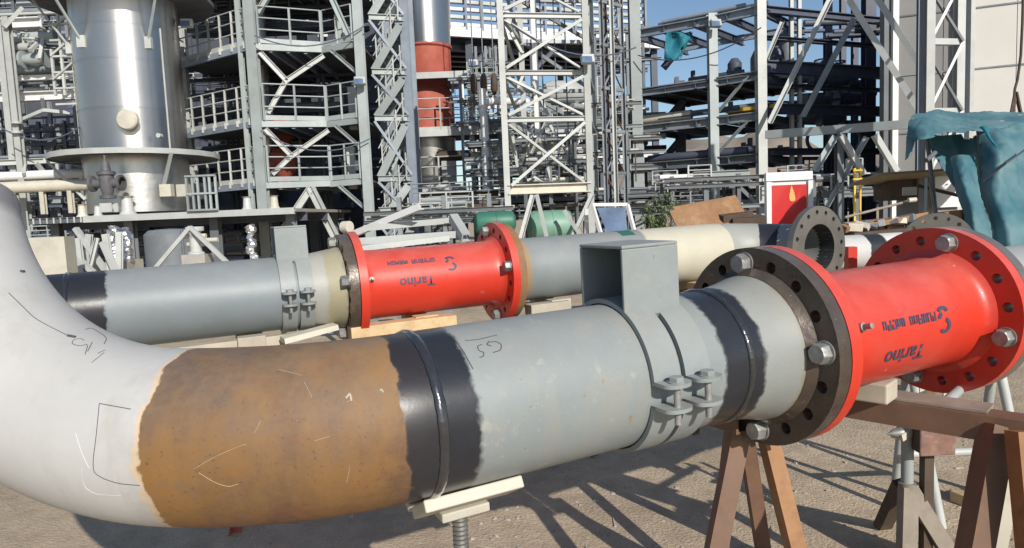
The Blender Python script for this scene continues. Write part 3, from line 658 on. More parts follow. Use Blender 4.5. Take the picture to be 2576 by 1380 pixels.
def jack(px, Y, topz, label, m='cream', spread=.33, line=None, t=None, vhead=True):
    q = P(px, 1200, Y)
    if line: q = line.at(t)
    root = thing('jack_stand', label, 'jack stand', (q.x, q.y, 0))
    sx = (line.d if line else Vector((1, 0, 0)))
    ss = (line.s if line else Vector((0, 1, 0)))
    if vhead:
        for sg in (1, -1):
            boxm('head_plate', Vector((q.x, q.y, topz - .015)) + ss * sg * .065 , .26, .115, .03, m, root, sx, ss + Vector((0, 0, .55 * sg)), bevel=.004)
        boxm('head_base', (q.x, q.y, topz - .062), .13, .10, .024, m, root, sx, ss, bevel=.004)
    # threaded screw
    bm = bmesh.new(); rings = []; z = topz - .07; n = 20; k = 0
    while z > topz - .50:
        r = .021 if k % 2 == 0 else .0165
        rings.append([bm.verts.new((q.x + r * math.cos(2 * math.pi * i / n), q.y + r * math.sin(2 * math.pi * i / n), z + .0016 * math.sin(2 * math.pi * i / n))) for i in range(n)]); z -= .006; k += 1
    for A, B in zip(rings, rings[1:]):
        for i in range(n): bm.faces.new((A[i], A[(i + 1) % n], B[(i + 1) % n], B[i]))
    put('screw', bm, 'screw', root, True, 60)
    pipe(root, 'sleeve', (q.x, q.y, topz - .44), (q.x, q.y, .18), .06, 'steel')
    for k in range(3):
        a = k * 2.094 + .5; bar(root, 'leg', (q.x, q.y, topz - .56), (q.x + spread * math.cos(a), q.y + spread * math.sin(a), .01), .05, .05, 'brown_paint', 'L')
    return root
jt = .60; jack(1180, 1.7, NEAR.at(jt).z - RP + .002, 'cream headed screw jack stand under the middle of the nearest grey pipe', line=NEAR, t=jt)
# timber pad on the jack head
jp = NEAR.at(jt + .03)
# tripod jack behind the red spool
tq = G(2280, 1420); root = thing('tripod_stand', 'slim tripod pipe stand with pointed head in front of rusty box plate', 'pipe stand', (tq.x, tq.y, 0))
tz = P(2280, 1085, tq.y).z; mz = P(2280, 1225, tq.y).z
pipe(root, 'post', (tq.x, tq.y, .1), (tq.x, tq.y, tz), .05, 'steel')
pipe(root, 'sleeve', (tq.x, tq.y, mz - .28), (tq.x, tq.y, mz + .02), .07, 'dusty_steel')
for px2, Yo in ((2212, -.08), (2352, -.06), (2290, .35)):
    f = G(px2, 1385); bar(root, 'leg', (tq.x, tq.y + Yo * .1, mz), (f.x, tq.y + Yo, .0), .065, .05, 'dusty_steel' if px2 != 2290 else 'rust_dark', 'C', up=(0, -1, 0))
bar(root, 'head_bar', (tq.x - .06, tq.y - .02, tz - .015), (tq.x + .05, tq.y + .02, tz + .02), .06, .03, 'cream')
lathe('pointed_cap', [(.0, .05), (.022, .0), (.022, -.02), (0, -.02)], (tq.x - .055, tq.y - .02, tz + .0), (-1, 0, -.1), 'bolt', root, 14)
# big brown trestle under the red spool
b0, b1 = Vector((.86, 2.86, .845)), Vector((1.70, 2.02, .845)); bd = (b1 - b0).normalized(); bn = Vector((-bd.y, bd.x, 0))
root = thing('pipe_trestle', 'brown angle iron trestle carrying the nearest red spool on white blocks', 'trestle', (1.5, 2.3, 0))
bar(root, 'top_beam', b0, b1, .10, .085, 'brown_paint', 'C', up=(0, 0, 1))
bar(root, 'top_angle', b0 + Vector((0, 0, .048)) + bn * .03, b0.lerp(b1, .82) + Vector((0, 0, .048)) + bn * .03, .12, .008, 'dusty_steel', 'box')
for a_, f_, m_, wd, ht in ((P(2508, 1072, 2.13), P(2452, 1378, 2.05), 'brown_paint', .075, .075), (P(2556, 1090, 2.22), P(2500, 1378, 2.25), 'cream', .05, .06), (P(2572, 1085, 2.02), P(2600, 1378, 1.95), 'brown_orange', .07, .06)):
    leg(root, a_, f_, wd, ht, m_, 'box')
for a_, o_ in ((b0 + bd * .1, -.22), (b0 + bd * .1, .22)): leg(root, a_, a_ + bn * o_ - Vector((0, 0, .8)), .06, .05, 'brown_paint', 'C')
bl = NEAR.at(2.17); boxm('packing_block', (bl.x - .02, bl.y, .932), .24, .12, .07, 'timber_pale', root, bd, bn, bevel=.006)
bar(root, 'cross_tube', b0.lerp(b1, .7) + bn * .06 + Vector((0, 0, .03)), b0.lerp(b1, .7) + bn * .5 + Vector((0, 0, .03)), .035, .035, 'steel', 'cyl')
# rusty box plate hanging behind
c = P(2358, 1105, 2.75); root = thing('rusty_box', 'small rusty red-brown box plate hanging below the trestle beam', 'box', (c.x, c.y, 0))
boxm('face_plate', c, .15, .012, .145, 'rust_mottle', root, bevel=.006); boxm('body', c + Vector((0, .07, 0)), .135, .12, .13, 'rust_dark', root, bevel=.004)
bar(root, 'hanger_strap', c + Vector((.05, .02, .07)), c + Vector((.05, .02, -c.z + .82)), .03, .006, 'cream'); bar(root, 'hanger_strap', c + Vector((-.05, .02, .07)), c + Vector((-.05, .02, -c.z + .82)), .03, .006, 'cream')
bar(root, 'prop', c + Vector((0, .07, -.06)), Vector((c.x, c.y + .07, 0)), .04, .04, 'rust_dark')
# a second grey trestle further back on the right
root = thing('pipe_trestle', 'pale grey tube trestle standing behind the brown trestle', 'trestle', (2.15, 3.35, 0))
for x in (1.98, 2.42):
    for yy in (-.2, .2): bar(root, 'leg', (x, 3.35, .82), (x + .05, 3.35 + yy, 0), .045, .045, 'steel_pale', 'cyl')
bar(root, 'top_beam', (1.7, 3.35, .84), (2.7, 3.35, .84), .08, .06, 'cream', 'box'); bar(root, 'stretcher', (1.98, 3.35, .3), (2.42, 3.35, .3), .04, .04, 'steel_pale', 'cyl')
plk = G(2440, 1265); o = boxm('timber_offcut', (plk.x, plk.y, .03), .16, .10, .06, 'timber', None, (1, .3, 0), (-.3, 1, 0), bevel=.005); tag(o, 'short timber offcut lying on the ground behind the trestle leg', 'timber')
# rear line supports
def trestle(line, t, label, m, blk='timber', wd=.5):
    c = line.at(t); tz = c.z - RP; root = thing('pipe_trestle', label, 'trestle', (c.x, c.y, 0))
    a = line.loc(t, -wd / 2, -RP - .11); b = line.loc(t, wd / 2, -RP - .11)
    bar(root, 'top_beam', a, b, .09, .09, m, 'C')
    for e_ in (a, b):
        for k in (-1, 1): bar(root, 'leg', e_ - Vector((0, 0, .03)), (e_.x + line.d.x * .16 * k, e_.y + line.d.y * .16 * k, 0), .05, .05, m, 'L')
    for k in (-1, 1): boxm('packing_block', line.loc(t, k * .12, -RP - .032), .14, .09, .07, blk, root, line.d, line.s, bevel=.004)
    return root
trestle(REAR, .18, 'brown trestle under the left half of the rear pipe', 'oxide', 'timber_pale')
trestle(REAR, 1.15, 'trestle with yellow timber packing under the rear red spool', 'brown_orange', 'timber')
trestle(REAR, 2.05, 'trestle with pale packing under the rear grey pipe', 'brown_paint', 'timber_pale')
trestle(REAR, 3.2, 'trestle with yellow block under the cream pipe', 'brown_paint', 'timber')
o = bar(None, 'timber_beam', REAR.loc(-.35, .06, -RP - .055), REAR.loc(.37, .06, -RP - .055), .08, .075, 'timber_pale'); tag(o, 'long pale squared timber lying under the left rear pipe', 'timber')
o = bar(None, 'timber_plank', REAR.loc(.33, .2, -RP - .03), REAR.loc(.62, .16, -RP + .005), .1, .03, 'cream'); tag(o, 'short cream plank tilted under the rear clamp', 'plank')
o = boxm('timber_block', REAR.loc(1.0, .17, -RP - .045), .62, .12, .08, 'timber', None, REAR.d, REAR.s, bevel=.004); tag(o, 'yellow timber block under the rear red spool', 'timber')
o = boxm('timber_block', REAR.loc(1.95, .16, -RP - .04), .28, .1, .07, 'timber_pale', None, REAR.d, REAR.s, bevel=.004); tag(o, 'pale short block under the rear grey pipe', 'timber')

# third pipe behind on the right, with white and black bands and a drilled flange
T3 = Line((2.45, 5.6, 1.16), (.965, .26, .0))
banded('third_pipe', [(0, (.5, .5, .49), .5), (.28, BLK, .4), (.46, (.62, .62, .6), .5), (.72, BLK, .4), (.80, (.60, .60, .58), .5)], 3.0, amp=.02, nscale=8)
root = thing('flanged_pipe', 'white pipe with black bands lying behind the nearest red flange', 'pipe', (T3.at(1).x, T3.at(1).y, 0))
sweep('pipe', [T3.at(.25 + .95 * i / 12) for i in range(13)], .15, 'third_pipe', root)
for t in (.5, 1.0):
    for k in (-1, 1): bar(root, 'prop', T3.loc(t, k * .1, -.13), (T3.at(t).x + k * .12, T3.at(t).y - k * .1, 0), .05, .05, 'brown_paint', 'L')
q = P(2356, 618, 4.7); root = thing('loose_flange', 'brownish open drilled flange ring standing behind the nearest red flange', 'flange', (q.x, q.y, 0))
ax = Vector((-.42, -.9, .0)); flange('ring', q, ax, .13, .225, .05, 16, .19, .014, 'flange_grey', root, 4, (0, 0, 1))
lathe('neck', [(.15, .0), (.15, -.35), (.149, -.36)], q, ax, 'rust_dark', root, 32)
bar(root, 'prop', q - Vector((0, -.1, .2)), Vector((q.x, q.y + .1, 0)), .08, .08, 'brown_paint', 'C')

# ================================================================== PLANT BEHIND
AXL = Vector((math.sin(R_(-45)), math.cos(R_(-45)), 0)); AXR = Vector((math.sin(R_(45)), math.cos(R_(45)), 0))
X1, Y1, Z1 = Vector((1, 0, 0)), Vector((0, 1, 0)), Vector((0, 0, 1))
def wallbox(name, a, b, th, z0, z1, m, parent=None):
    a, b = Vector(a), Vector(b); d = (b - a).normalized(); n = Vector((-d.y, d.x, 0)); c = (a + b) / 2 + n * th / 2
    return boxm(name, (c.x, c.y, (z0 + z1) / 2), (b - a).length, th, z1 - z0, m, parent, d, n)
def valve(root, c, ax, s, m='steel_mid', wheel='steel_pale'):
    c = Vector(c); ax = Vector(ax).normalized()
    lathe('valve_body', [(0, -.5 * s), (.34 * s, -.5 * s), (.34 * s, -.42 * s), (.18 * s, -.40 * s), (.26 * s, 0), (.18 * s, .40 * s), (.34 * s, .42 * s), (.34 * s, .5 * s), (0, .5 * s)], c, ax, m, root, 20)
    pipe(root, 'valve_stem', c, c + Vector((0, 0, .75 * s)), .12 * s, m)
    lathe('hand_wheel', [(.30 * s, -.03 * s), (.34 * s, -.03 * s), (.34 * s, .03 * s), (.30 * s, .03 * s), (.30 * s, -.03 * s)], c + Vector((0, 0, .75 * s)), (0, 0, 1), wheel, root, 20)
def clutter(name, label, cat, px0, py0, px1, py1, Y0, Y1, n, seed, mats, dia=(.05, .22), axes=None, vert=.3, posts=4, postm='steel', group=None, lmin=.25):
    """a rack of pipes and light steel at real depth: runs, risers, elbows, posts"""
    rg = random.Random(seed); Ym = (Y0 + Y1) / 2; c0 = P((px0 + px1) / 2, py1, Ym)
    root = thing(name, label, cat, (c0.x, c0.y, 0), group)
    a, b = P(px0, py1, Ym), P(px1, py0, Ym); ztop, zbot = b.z, a.z; wx = b.x - a.x
    axes = axes or [X1]
    for i in range(posts):
        for Yy in (Y0, Y1):
            x = P(px0 + (px1 - px0) * (i + .5) / posts, py1, Yy).x
            bar(root, 'column', (x, Yy, 0), (x, Yy, ztop), .10, .10, postm, 'I')
    n = int(n * 1.7); lev = sorted(rg.uniform(zbot, ztop) for _ in range(max(2, n // 7)))
    for i in range(n):
        m = rg.choice(mats); dd = dia[0] * .6 + (dia[1] - dia[0]) * rg.random() ** 2.2
        Yy = rg.uniform(Y0, Y1); f = rg.random()
        if rg.random() < vert:
            x = a.x + wx * f; z0 = rg.uniform(zbot, ztop); z1 = min(ztop, z0 + rg.uniform(.15, .5) * (ztop - zbot)); pipe(root, 'riser_pipe', (x, Yy, z0), (x, Yy, z1), dd * .8, m)
            if rg.random() < .6: q = rg.uniform(.2, .9); pipe(root, 'branch_pipe', (x, Yy, z1 - dd * .3), (x + q, Yy, z1 - dd * .3), dd * .8, m)
        else:
            z = rg.choice(lev) + dd / 2; ln = wx * rg.uniform(lmin, 1.0); x = a.x + (wx - ln) * f; A = rg.choice(axes)
            if rg.random() < .72: pipe(root, 'pipe_run', (x, Yy, z), Vector((x, Yy, z)) + A * ln, dd, m)
            else: bar(root, 'beam', (x, Yy, z), Vector((x, Yy, z)) + A * ln, .12, .18, m, 'I')
    for z in lev[::3]:
        for Yy in (Y0, Y1):
            x0_ = a.x + wx * rg.uniform(0, .4); x1_ = min(a.x + wx, x0_ + wx * rg.uniform(.2, .5)); railing(root, [(x0_, Yy, z), (x1_, Yy, z)], min(1.0, max(.4, (ztop - zbot) * .3)), .5, rg.choice(['steel', 'steel_pale', 'steel', 'steel_mid']), .04, 3, False)
    for z in lev[::2]: bar(root, 'cross_beam', (a.x, Y0 - .1, z - .06), (a.x + wx, Y0 - .1, z - .06), .09, .10, postm, 'I')
    return root

# --- added backdrop wall, its dark colour standing for the shaded plant interior
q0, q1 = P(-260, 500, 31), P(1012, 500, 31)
root = thing('shade_backdrop', 'dark backdrop wall coloured as shaded plant interior behind the left towers', 'building', (-12, 31, 0))
wallbox('wall', (q0.x, 31, 0), (q1.x, 31, 0), 6, 0, 16, 'shade_dark', root)
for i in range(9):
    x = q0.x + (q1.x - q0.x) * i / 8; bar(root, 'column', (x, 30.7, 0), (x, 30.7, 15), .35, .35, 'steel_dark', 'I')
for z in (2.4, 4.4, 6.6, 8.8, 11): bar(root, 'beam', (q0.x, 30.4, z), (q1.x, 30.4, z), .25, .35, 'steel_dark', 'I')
# white panels added to stand for daylight glimpsed through gaps
for px, py in ((745, 32), (765, 60), (812, 85), (845, 118), (880, 150), (905, 150), (790, 165), (818, 32)):
    c = P(px, py, 30.2); boxm('wall_panel', c, .42, .04, .28, 'white', root)

# --- left pipe rack
root = thing('pipe_rack', 'pale pipe rack with long horizontal pipes left of the silver column', 'pipe rack', (P(100, 500, 20).x, 20, 0))
for px, py, Y, dd, m, k in ((0, 60, 21, .30, 'white', 'I'), (0, 95, 20, .28, 'steel', 'cyl'), (0, 36, 22, .1, 'steel_pale', 'cyl'), (0, 175, 20.5, .26, 'steel', 'cyl'), (0, 198, 19.8, .13, 'white', 'I'), (0, 245, 20, .26, 'white', 'I'), (0, 212, 20.6, .08, 'steel_mid', 'cyl'), (0, 408, 19.4, .16, 'steel_pale', 'I'), (0, 443, 19.2, .26, 'white', 'cyl'), (0, 128, 21.4, .12, 'steel_pale', 'cyl'), (0, 150, 21.5, .1, 'steel_mid', 'cyl'), (0, 395, 19.8, .1, 'steel_mid', 'cyl')):
    e = {60: 105, 95: 140, 245: 212, 443: 225}.get(py, 205); a = P(-130, py + 5, Y); b = P(e, py, Y); b.z = a.z = P(60, py, Y).z
    bar(root, 'pipe_run' if k == 'cyl' else 'beam', a, b, dd, dd, m, k)
for px, Y in ((24, 19.6), (42, 19.2), (-60, 20)):
    c = P(px, 300, Y); bar(root, 'column', (c.x, c.y, 0), (c.x, c.y, 7.6), .17, .17, 'steel_pale', 'I')
for py in (165, 177): c = P(42, py * 2 - 20, 19.1); pipe(root, 'joint_flange', c - Z1 * .03, c + Z1 * .03, .28, 'steel_pale')
a, b = P(0, 474, 18.4), P(234, 472, 18.4); b.z = a.z; pipe(root, 'large_pipe', a - X1 * 1.5, b, .32, 'cream')
for i in range(3): bar(root, 'pipe_support', a.lerp(b, .15 + .3 * i) - Z1 * .1, a.lerp(b, .15 + .3 * i) - Z1 * .75, .12, .12, 'cream', 'I')
for px0, py0, px1, py1 in ((60, 440, 62, 408), (90, 410, 120, 445), (105, 245, 112, 280), (112, 278, 60, 300), (112, 278, 175, 285), (10, 70, 55, 20), (100, 150, 108, 100), (75, 128, 100, 105)):
    bar(root, 'brace', P(px0, py0, 19), P(px1, py1, 19.4), .09, .09, 'steel_pale')
valve(root, P(88, 150, 19.4), X1, .7, 'steel'); valve(root, P(60, 120, 19.8), X1, .5, 'steel_pale')
for i in range(7): bar(root, 'grating_bar', P(78 + i * 3, 110 + i * 8, 20.3), P(150, 118 + i * 7, 20.3), .04, .05, 'steel_mid')
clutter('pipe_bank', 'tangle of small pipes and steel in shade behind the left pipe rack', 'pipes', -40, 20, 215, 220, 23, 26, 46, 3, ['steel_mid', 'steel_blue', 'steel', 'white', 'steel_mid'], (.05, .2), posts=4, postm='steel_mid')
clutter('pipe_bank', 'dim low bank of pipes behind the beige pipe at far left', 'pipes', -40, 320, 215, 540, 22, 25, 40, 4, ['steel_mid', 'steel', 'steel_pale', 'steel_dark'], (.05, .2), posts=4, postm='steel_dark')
# scaffold ladder tower beside the silver column
root = thing('ladder_tower', 'slim pale ladder tower standing just left of the silver column', 'ladder', (P(190, 400, 18.6).x, 18.6, 0))
xs = [P(px, 380, 18.6).x for px in (154, 178, 206, 222)]
zt, zb = zat(190, 35, 18.6), 1.9
for x in xs: bar(root, 'post', (x, 18.6, zb if x > xs[1] else zat(180, 240, 18.6)), (x, 18.6, zt - (.9 if x == xs[0] else 0)), .06, .06, 'steel_pale')
z = zat(190, 262, 18.6)
while z < zt - .2:
    bar(root, 'rung', (xs[0], 18.58, z), (xs[3], 18.58, z), .05, .05, 'steel_pale'); z += .42
for k in range(3): bar(root, 'brace', (xs[0], 18.55, zat(190, 200 - 60 * k, 18.6)), (xs[2], 18.55, zat(190, 160 - 60 * k, 18.6)), .05, .05, 'steel_pale')

# --- silver column on its deck
cS = P(354, 500, 19.2); RS = 232 / 1700 * 19.2 / 2 * 1.0
root = thing('process_column', 'large shiny silver process column with yellow railed top platform', 'process column', (cS.x, cS.y, 0))
zD = zat(334, 534, 18); zR = zat(334, 389, 18.0); zT = zat(334, 12, 18.5) + .25
lathe('shell', [(RS, zD), (RS, zR - .02)], (cS.x, cS.y, 0), Z1, 'silver_old', root, 72)
zz = [zR - .02, zR + 1.25, zR + 2.5, zR + 3.4, zT]
for i in range(4):
    sh = lathe('cladding_band', [(RS + .012, zz[i] + .004), (RS + .012, zz[i + 1] - .01), (RS + .022, zz[i + 1] - .03), (RS + .022, zz[i + 1])], (cS.x, cS.y, 0), Z1, 'silver', root, 72)
lathe('upper_shell', [(RS, zT), (RS * .9, zT + .4), (RS * .9, zT + 5)], (cS.x, cS.y, 0), Z1, 'silver', root, 72)
lathe('ring_platform', [(RS + .02, zR), (RS + .8, zR), (RS + .8, zR + .07), (RS + .02, zR + .07)], (cS.x, cS.y, 0), Z1, 'deck_dark', root, 20, 30)  # dark colour carries the shade of the platform underside
lathe('platform_rim', [(RS + .805, zR - .04), (RS + .835, zR - .04), (RS + .835, zR + .1), (RS + .805, zR + .1), (RS + .805, zR - .04)], (cS.x, cS.y, 0), Z1, 'steel_pale', root, 20, 30)
lathe('top_platform', [(RS + .02, zT), (RS + 1.0, zT), (RS + 1.0, zT + .12), (RS + .02, zT + .12)], (cS.x, cS.y, 0), Z1, 'deck_dark', root, 20, 30)
ringp = [(cS.x + (RS + .97) * math.cos(t * math.pi / 10), cS.y + (RS + .97) * math.sin(t * math.pi / 10), zT + .1) for t in range(10, 21)]
railing(root, ringp, 1.05, 1.0, 'yellow', .06, 3)
for a_ in (-150, -112, -40):
    dx, dy = math.cos(R_(a_)), math.sin(R_(a_))
    bar(root, 'bracket', (cS.x + dx * (RS + .02), cS.y + dy * (RS + .02), zT - 1.3), (cS.x + dx * (RS + .85), cS.y + dy * (RS + .85), zT), .05, .05, 'steel')
    bar(root, 'bracket_shoe', (cS.x + dx * (RS + .02), cS.y + dy * (RS + .02), zT - 1.45), (cS.x + dx * (RS + .02), cS.y + dy * (RS + .02), zT - 1.15), .2, .12, 'steel_pale')
    if a_ in (-150, -40): bar(root, 'bracket', (cS.x + dx * (RS + .02), cS.y + dy * (RS + .02), zR - 1.1), (cS.x + dx * (RS + .85), cS.y + dy * (RS + .85), zR), .07, .07, 'steel_pale')
c = P(322, 302, cS.y - RS - .05); lathe('manhole_cover', [(0, .12), (.24, .10), (.27, .06), (.27, -.05)], c, (0.02, -1, .0), 'cream', root, 24)
for px, py in ((290, 348), (405, 343)): c = P(px, py, cS.y - RS * .85); pipe(root, 'nozzle', c, c + Vector((0, -.15, 0)), .12, 'steel_pale')
for px in (250, 418): c = P(px, 200, cS.y - RS * .72); pipe(root, 'conduit', (c.x, c.y - .1, zR + .1), (c.x, c.y - .1, zT - 1), .05, 'steel_pale')
for px in (420, 462): c = P(px, 480, cS.y - RS * .8); boxm('lifting_lug', c, .3, .2, .32, 'cream', root)
# big dark valve on the deck in front of the column
mat('valve_grey', (.085, .085, .09), .6, 0, .3, 9.0, (.2, .2, .2), .2, 7)
c = P(268, 452, 17.2); root = thing('control_valve', 'dark grey flanged control valve in front of the silver column base', 'valve', (c.x, c.y, zD))
lathe('body', [(0.000, -0.484), (0.187, -0.484), (0.187, -0.406), (0.122, -0.390), (0.173, -0.156), (0.173, 0.094), (0.216, 0.109), (0.216, 0.187), (0.115, 0.218), (0.086, 0.429), (0.036, 0.484), (0.029, 0.663), (0.000, 0.671)], c, Z1, 'valve_grey', root, 24)
lathe('side_port', [(0.144, -0.390), (0.202, -0.390), (0.202, -0.328), (0.115, -0.312), (0.115, 0.312), (0.202, 0.328), (0.202, 0.390), (0.144, 0.390)], c - Z1 * .1, X1, 'valve_grey', root, 20)
bar(root, 'pedestal', c - Z1 * .6, (c.x, c.y, zD), .3, .3, 'steel_pale', 'I')
# deck the column stands on
dz = zat(400, 545, 17.0)
root = thing('equipment_deck', 'raised steel deck with pale edge beam carrying the silver column', 'platform', (P(400, 540, 19).x, 18.6, 0))
xl, xr = P(70, 545, 17).x, P(742, 530, 17).x
prism('deck_plate', [(xl, 17.05), (xr, 17.05), (xr, 23), (xl, 23)], dz - .02, dz + .06, 'concrete', root)
bar(root, 'edge_beam', (xl + 1.4, 17, dz), (xr, 17, dz), .12, .16, 'steel_pale', 'C'); bar(root, 'edge_beam', (xl, 17.03, dz), (xl + 1.4, 17.03, dz), .1, .14, 'steel_mid', 'I')
for i in range(8): bar(root, 'edge_bracket', (xl + .15 + .17 * i, 16.97, dz - .07), (xl + .15 + .17 * i, 16.97, dz + .07), .03, .03, 'steel_pale')
for x in (xl + .3, xl + 2.2, xl + 4.4, xr - .3):
    for y in (17.6, 22): bar(root, 'column', (x, y, 0), (x, y, dz - .03), .22, .22, 'steel_mid', 'I')
for y in (18, 20, 22): bar(root, 'under_beam', (xl, y, dz - .14), (xr, y, dz - .14), .16, .22, 'steel_dark', 'I')
c = P(405, 528, 17.6); 
for px, s, mm in ((205, .34, 'cream'), (245, .3, 'steel_pale'), (690, .36, 'cream'), (622, .36, 'steel_pale'), (320, .5, 'steel_pale')):
    q = P(px, 515, 17.6); lathe('pedestal', [(.8 * s * .6, 0), (.5 * s * .6, .25 * s), (.42 * s * .6, s * .9), (.6 * s * .6, s), (0, s)], (q.x, q.y, dz + .06), Z1, mm, root, 12)
for i in range(14): q = P(360 + random.uniform(0, 60), 525, 17.4); boxm('debris', (q.x, q.y + random.uniform(0, .3), dz + .075), random.uniform(.1, .3), random.uniform(.05, .15), .03, 'cream', root, (1, random.uniform(-.4, .4), 0), None) if False else None
# gate frame on deck
root = thing('safety_gate', 'small pale barred gate at the deck edge right of the silver column', 'gate', (P(510, 520, 16.9).x, 16.9, dz))
z0, z1 = dz + .08, dz + .95
for px in (472, 487, 500, 518, 530, 545): x = P(px, 500, 16.9).x; bar(root, 'upright', (x, 16.9, z0), (x, 16.9, z1), .05, .05, 'steel')
for z in (z0 + .03, (z0 + z1) / 2, z1): bar(root, 'cross_bar', (P(470, 500, 16.9).x, 16.87, z), (P(547, 500, 16.9).x, 16.87, z), .045, .045, 'steel')

# --- things below the deck
def foil_valve(px, py, Y, h, label):
    c = P(px, py, Y); root = thing('wrapped_valve', label, 'valve', (c.x, c.y, 0))
    rg = random.Random(int(px))
    for i in range(5):
        z = c.z + h * (i - 2) / 4.4; r = h * rg.uniform(.10, .20); o_ = Vector((rg.uniform(-.05, .05), 0, 0))
        lathe('foil_wrap', [(0, -h * .14), (r * .8, -h * .12), (r, -h * .02), (r * .7, h * .04), (r * .95, h * .09), (r * .5, h * .13), (0, h * .14)], Vector((c.x, c.y, z)) + o_, Vector((rg.uniform(-.5, .5), rg.uniform(-.3, .3), 1)), 'foil', root, 9, 20)
    pipe(root, 'stand_pipe', (c.x, c.y, 0), (c.x, c.y, c.z), .09, 'steel_pale')
foil_valve(285, 625, 13.5, .75, 'foil wrapped valve under the deck, left one of the pair'); foil_valve(318, 630, 13.4, .75, 'foil wrapped valve under the deck, right one of the pair'); foil_valve(632, 612, 13.2, .6, 'foil wrapped valve beside the rear box clamp')
root = thing('leaning_steel', 'bundle of pale steel lengths leaning under the left end of the deck', 'steel sections', (P(230, 640, 12.5).x, 12.5, 0))
for px0, py0, px1, py1, Y in ((195, 600, 207, 665, 12.2), (265, 590, 285, 680, 12.3), (245, 600, 232, 670, 12.4), (258, 610, 288, 668, 12), (190, 575, 240, 640, 12.6), (150, 605, 200, 650, 12.2), (225, 590, 222, 670, 12.6), (300, 585, 304, 660, 12.7)):
    a, b = P(px0, py0, Y), P(px1, py1, Y); b = a + (b - a) * (a.z / (a.z - b.z)) if b.z > 0 else b; b.y = Y - .15; bar(root, 'steel_length', a, b, .11, .07, 'steel_pale', 'C')
root = thing('concrete_plinth', 'low grey concrete plinth under the wrapped valves', 'plinth', (P(290, 660, 13).x, 13, 0)); q = P(285, 660, 13.2); boxm('block', (q.x, q.y, q.z / 2), .5, .5, q.z, 'concrete', root); q = P(315, 655, 13.6); boxm('block', (q.x, q.y, q.z / 2), .45, .5, q.z, 'cream', root)
root = thing('pump_frame', 'pale tripod frame with small pump under the deck', 'pump frame', (P(490, 630, 13).x, 13, 0))
ap = P(478, 572, 13); 
for px1, py1 in ((408, 655), (565, 655), (500, 650)): b = P(px1, py1, 13 + (.4 if px1 == 500 else -.1)); bar(root, 'leg', ap, b + (b - ap) * .9, .07, .07, 'steel_pale')
for px, py in ((490, 595), (500, 615), (520, 605)): c = P(px, py, 13.2); pipe(root, 'pump_pipe', c - X1 * .22, c + X1 * .22, .09, 'cream')
c = P(492, 610, 13.2); lathe('pump_body', [(0, -.35), (.16, -.35), (.16, -.2), (.11, -.18), (.11, .2), (.17, .22), (.17, .3), (0, .3)], c, Z1, 'steel_pale', root, 16); q = P(497, 640, 13.2); boxm('pump_base', (q.x, q.y, q.z / 2), .45, .4, q.z, 'concrete', root)
root = thing('storage_drum', 'dull green-grey drum standing in shade under the deck', 'drum', (P(400, 620, 15).x, 15, 0)); q = P(405, 580, 15); lathe('drum_shell', [(0, 0), (.55, 0), (.55, q.z - .1), (.45, q.z), (0, q.z + .03)], (q.x, 15.4, 0), Z1, 'steel_mid', root, 32); pipe(root, 'drain_pipe', (q.x + .5, 14.9, .2), (q.x + .5, 14.9, q.z), .06, 'steel_mid')
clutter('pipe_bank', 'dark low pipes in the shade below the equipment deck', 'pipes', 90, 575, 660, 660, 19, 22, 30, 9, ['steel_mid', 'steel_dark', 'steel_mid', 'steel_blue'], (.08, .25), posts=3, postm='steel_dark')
q = P(128, 605, 11); o = boxm('crate', (q.x, q.y, q.z / 2 + .05), .55, .4, q.z, 'cream', None, (1, .2, 0), (-.2, 1, 0)); tag(o, 'cream equipment crate beside the white elbow, under the deck', 'crate')

# --- stair and platform tower
pA, pQ, pS, pT = P(660, 461, 20), P(832, 463, 20.7), P(925, 458, 20.2), P(472, 470, 22.0)
root = thing('platform_tower', 'tall grey steel tower with three railed platforms right of the silver column', 'tower', (pA.x, pA.y, 0))
for p_, wd, m in ((pA, .29, 'steel'), (pS, .26, 'steel'), (pA + Vector((-.45, .3, 0)), .14, 'steel'), (pT + Vector((0, .4, 0)), .22, 'steel_pale'), (Vector((pA.x, 25, 0)), .3, 'steel_blue'), (Vector((pS.x, 25, 0)), .3, 'steel_blue')):
    bar(root, 'column', (p_.x, p_.y, 0), (p_.x, p_.y, 12), wd, wd, m, 'I')
levels = [zat(660, 461, 20), zat(655, 306, 20), zat(640, 112, 20), zat(640, 112, 20) + 2.4]
for li, z in enumerate(levels):
    fl = [Vector((p_.x, p_.y, z)) for p_ in (pT, pA, pQ, pS)]
    poly = [(p_.x, p_.y) for p_ in fl] + [(pS.x, 25.2), (pT.x + .6, 25.6)]
    prism('platform_deck', poly, z - .05, z, 'deck_dark', root)
    for i, (a, b) in enumerate(zip(fl, fl[1:])): bar(root, 'edge_beam', a - Z1 * .08, b - Z1 * .06, .1, .17, 'steel' if i else 'steel_blue', 'C')
    for f_ in (.25, .5, .75): a = fl[1].lerp(fl[2], f_); bar(root, 'joist', a - Z1 * .12, (a.x, 25, z - .12), .1, .16, 'steel_blue', 'I')
    if li < 3:
        railing(root, [fl[0] + Z1 * .02, fl[1] + Vector((-.25, .15, .02))], 1.05, .55, 'steel_pale', .055, 3, True, True)
        railing(root, [fl[1] + Vector((.2, 0, .02)), fl[2] + Z1 * .02], 1.05, .78, 'steel', .055, 3)
        railing(root, [fl[2] + Vector((.04, 0, .02)), fl[3] + Vector((-.2, 0, .02))], 1.05, .5, 'steel', .05, 3)
        railing(root, [Vector((pA.x + .3, 24.8, z)), Vector((pS.x, 24.8, z))], 1.0, 1.0, 'steel_blue', .05, 3, False)
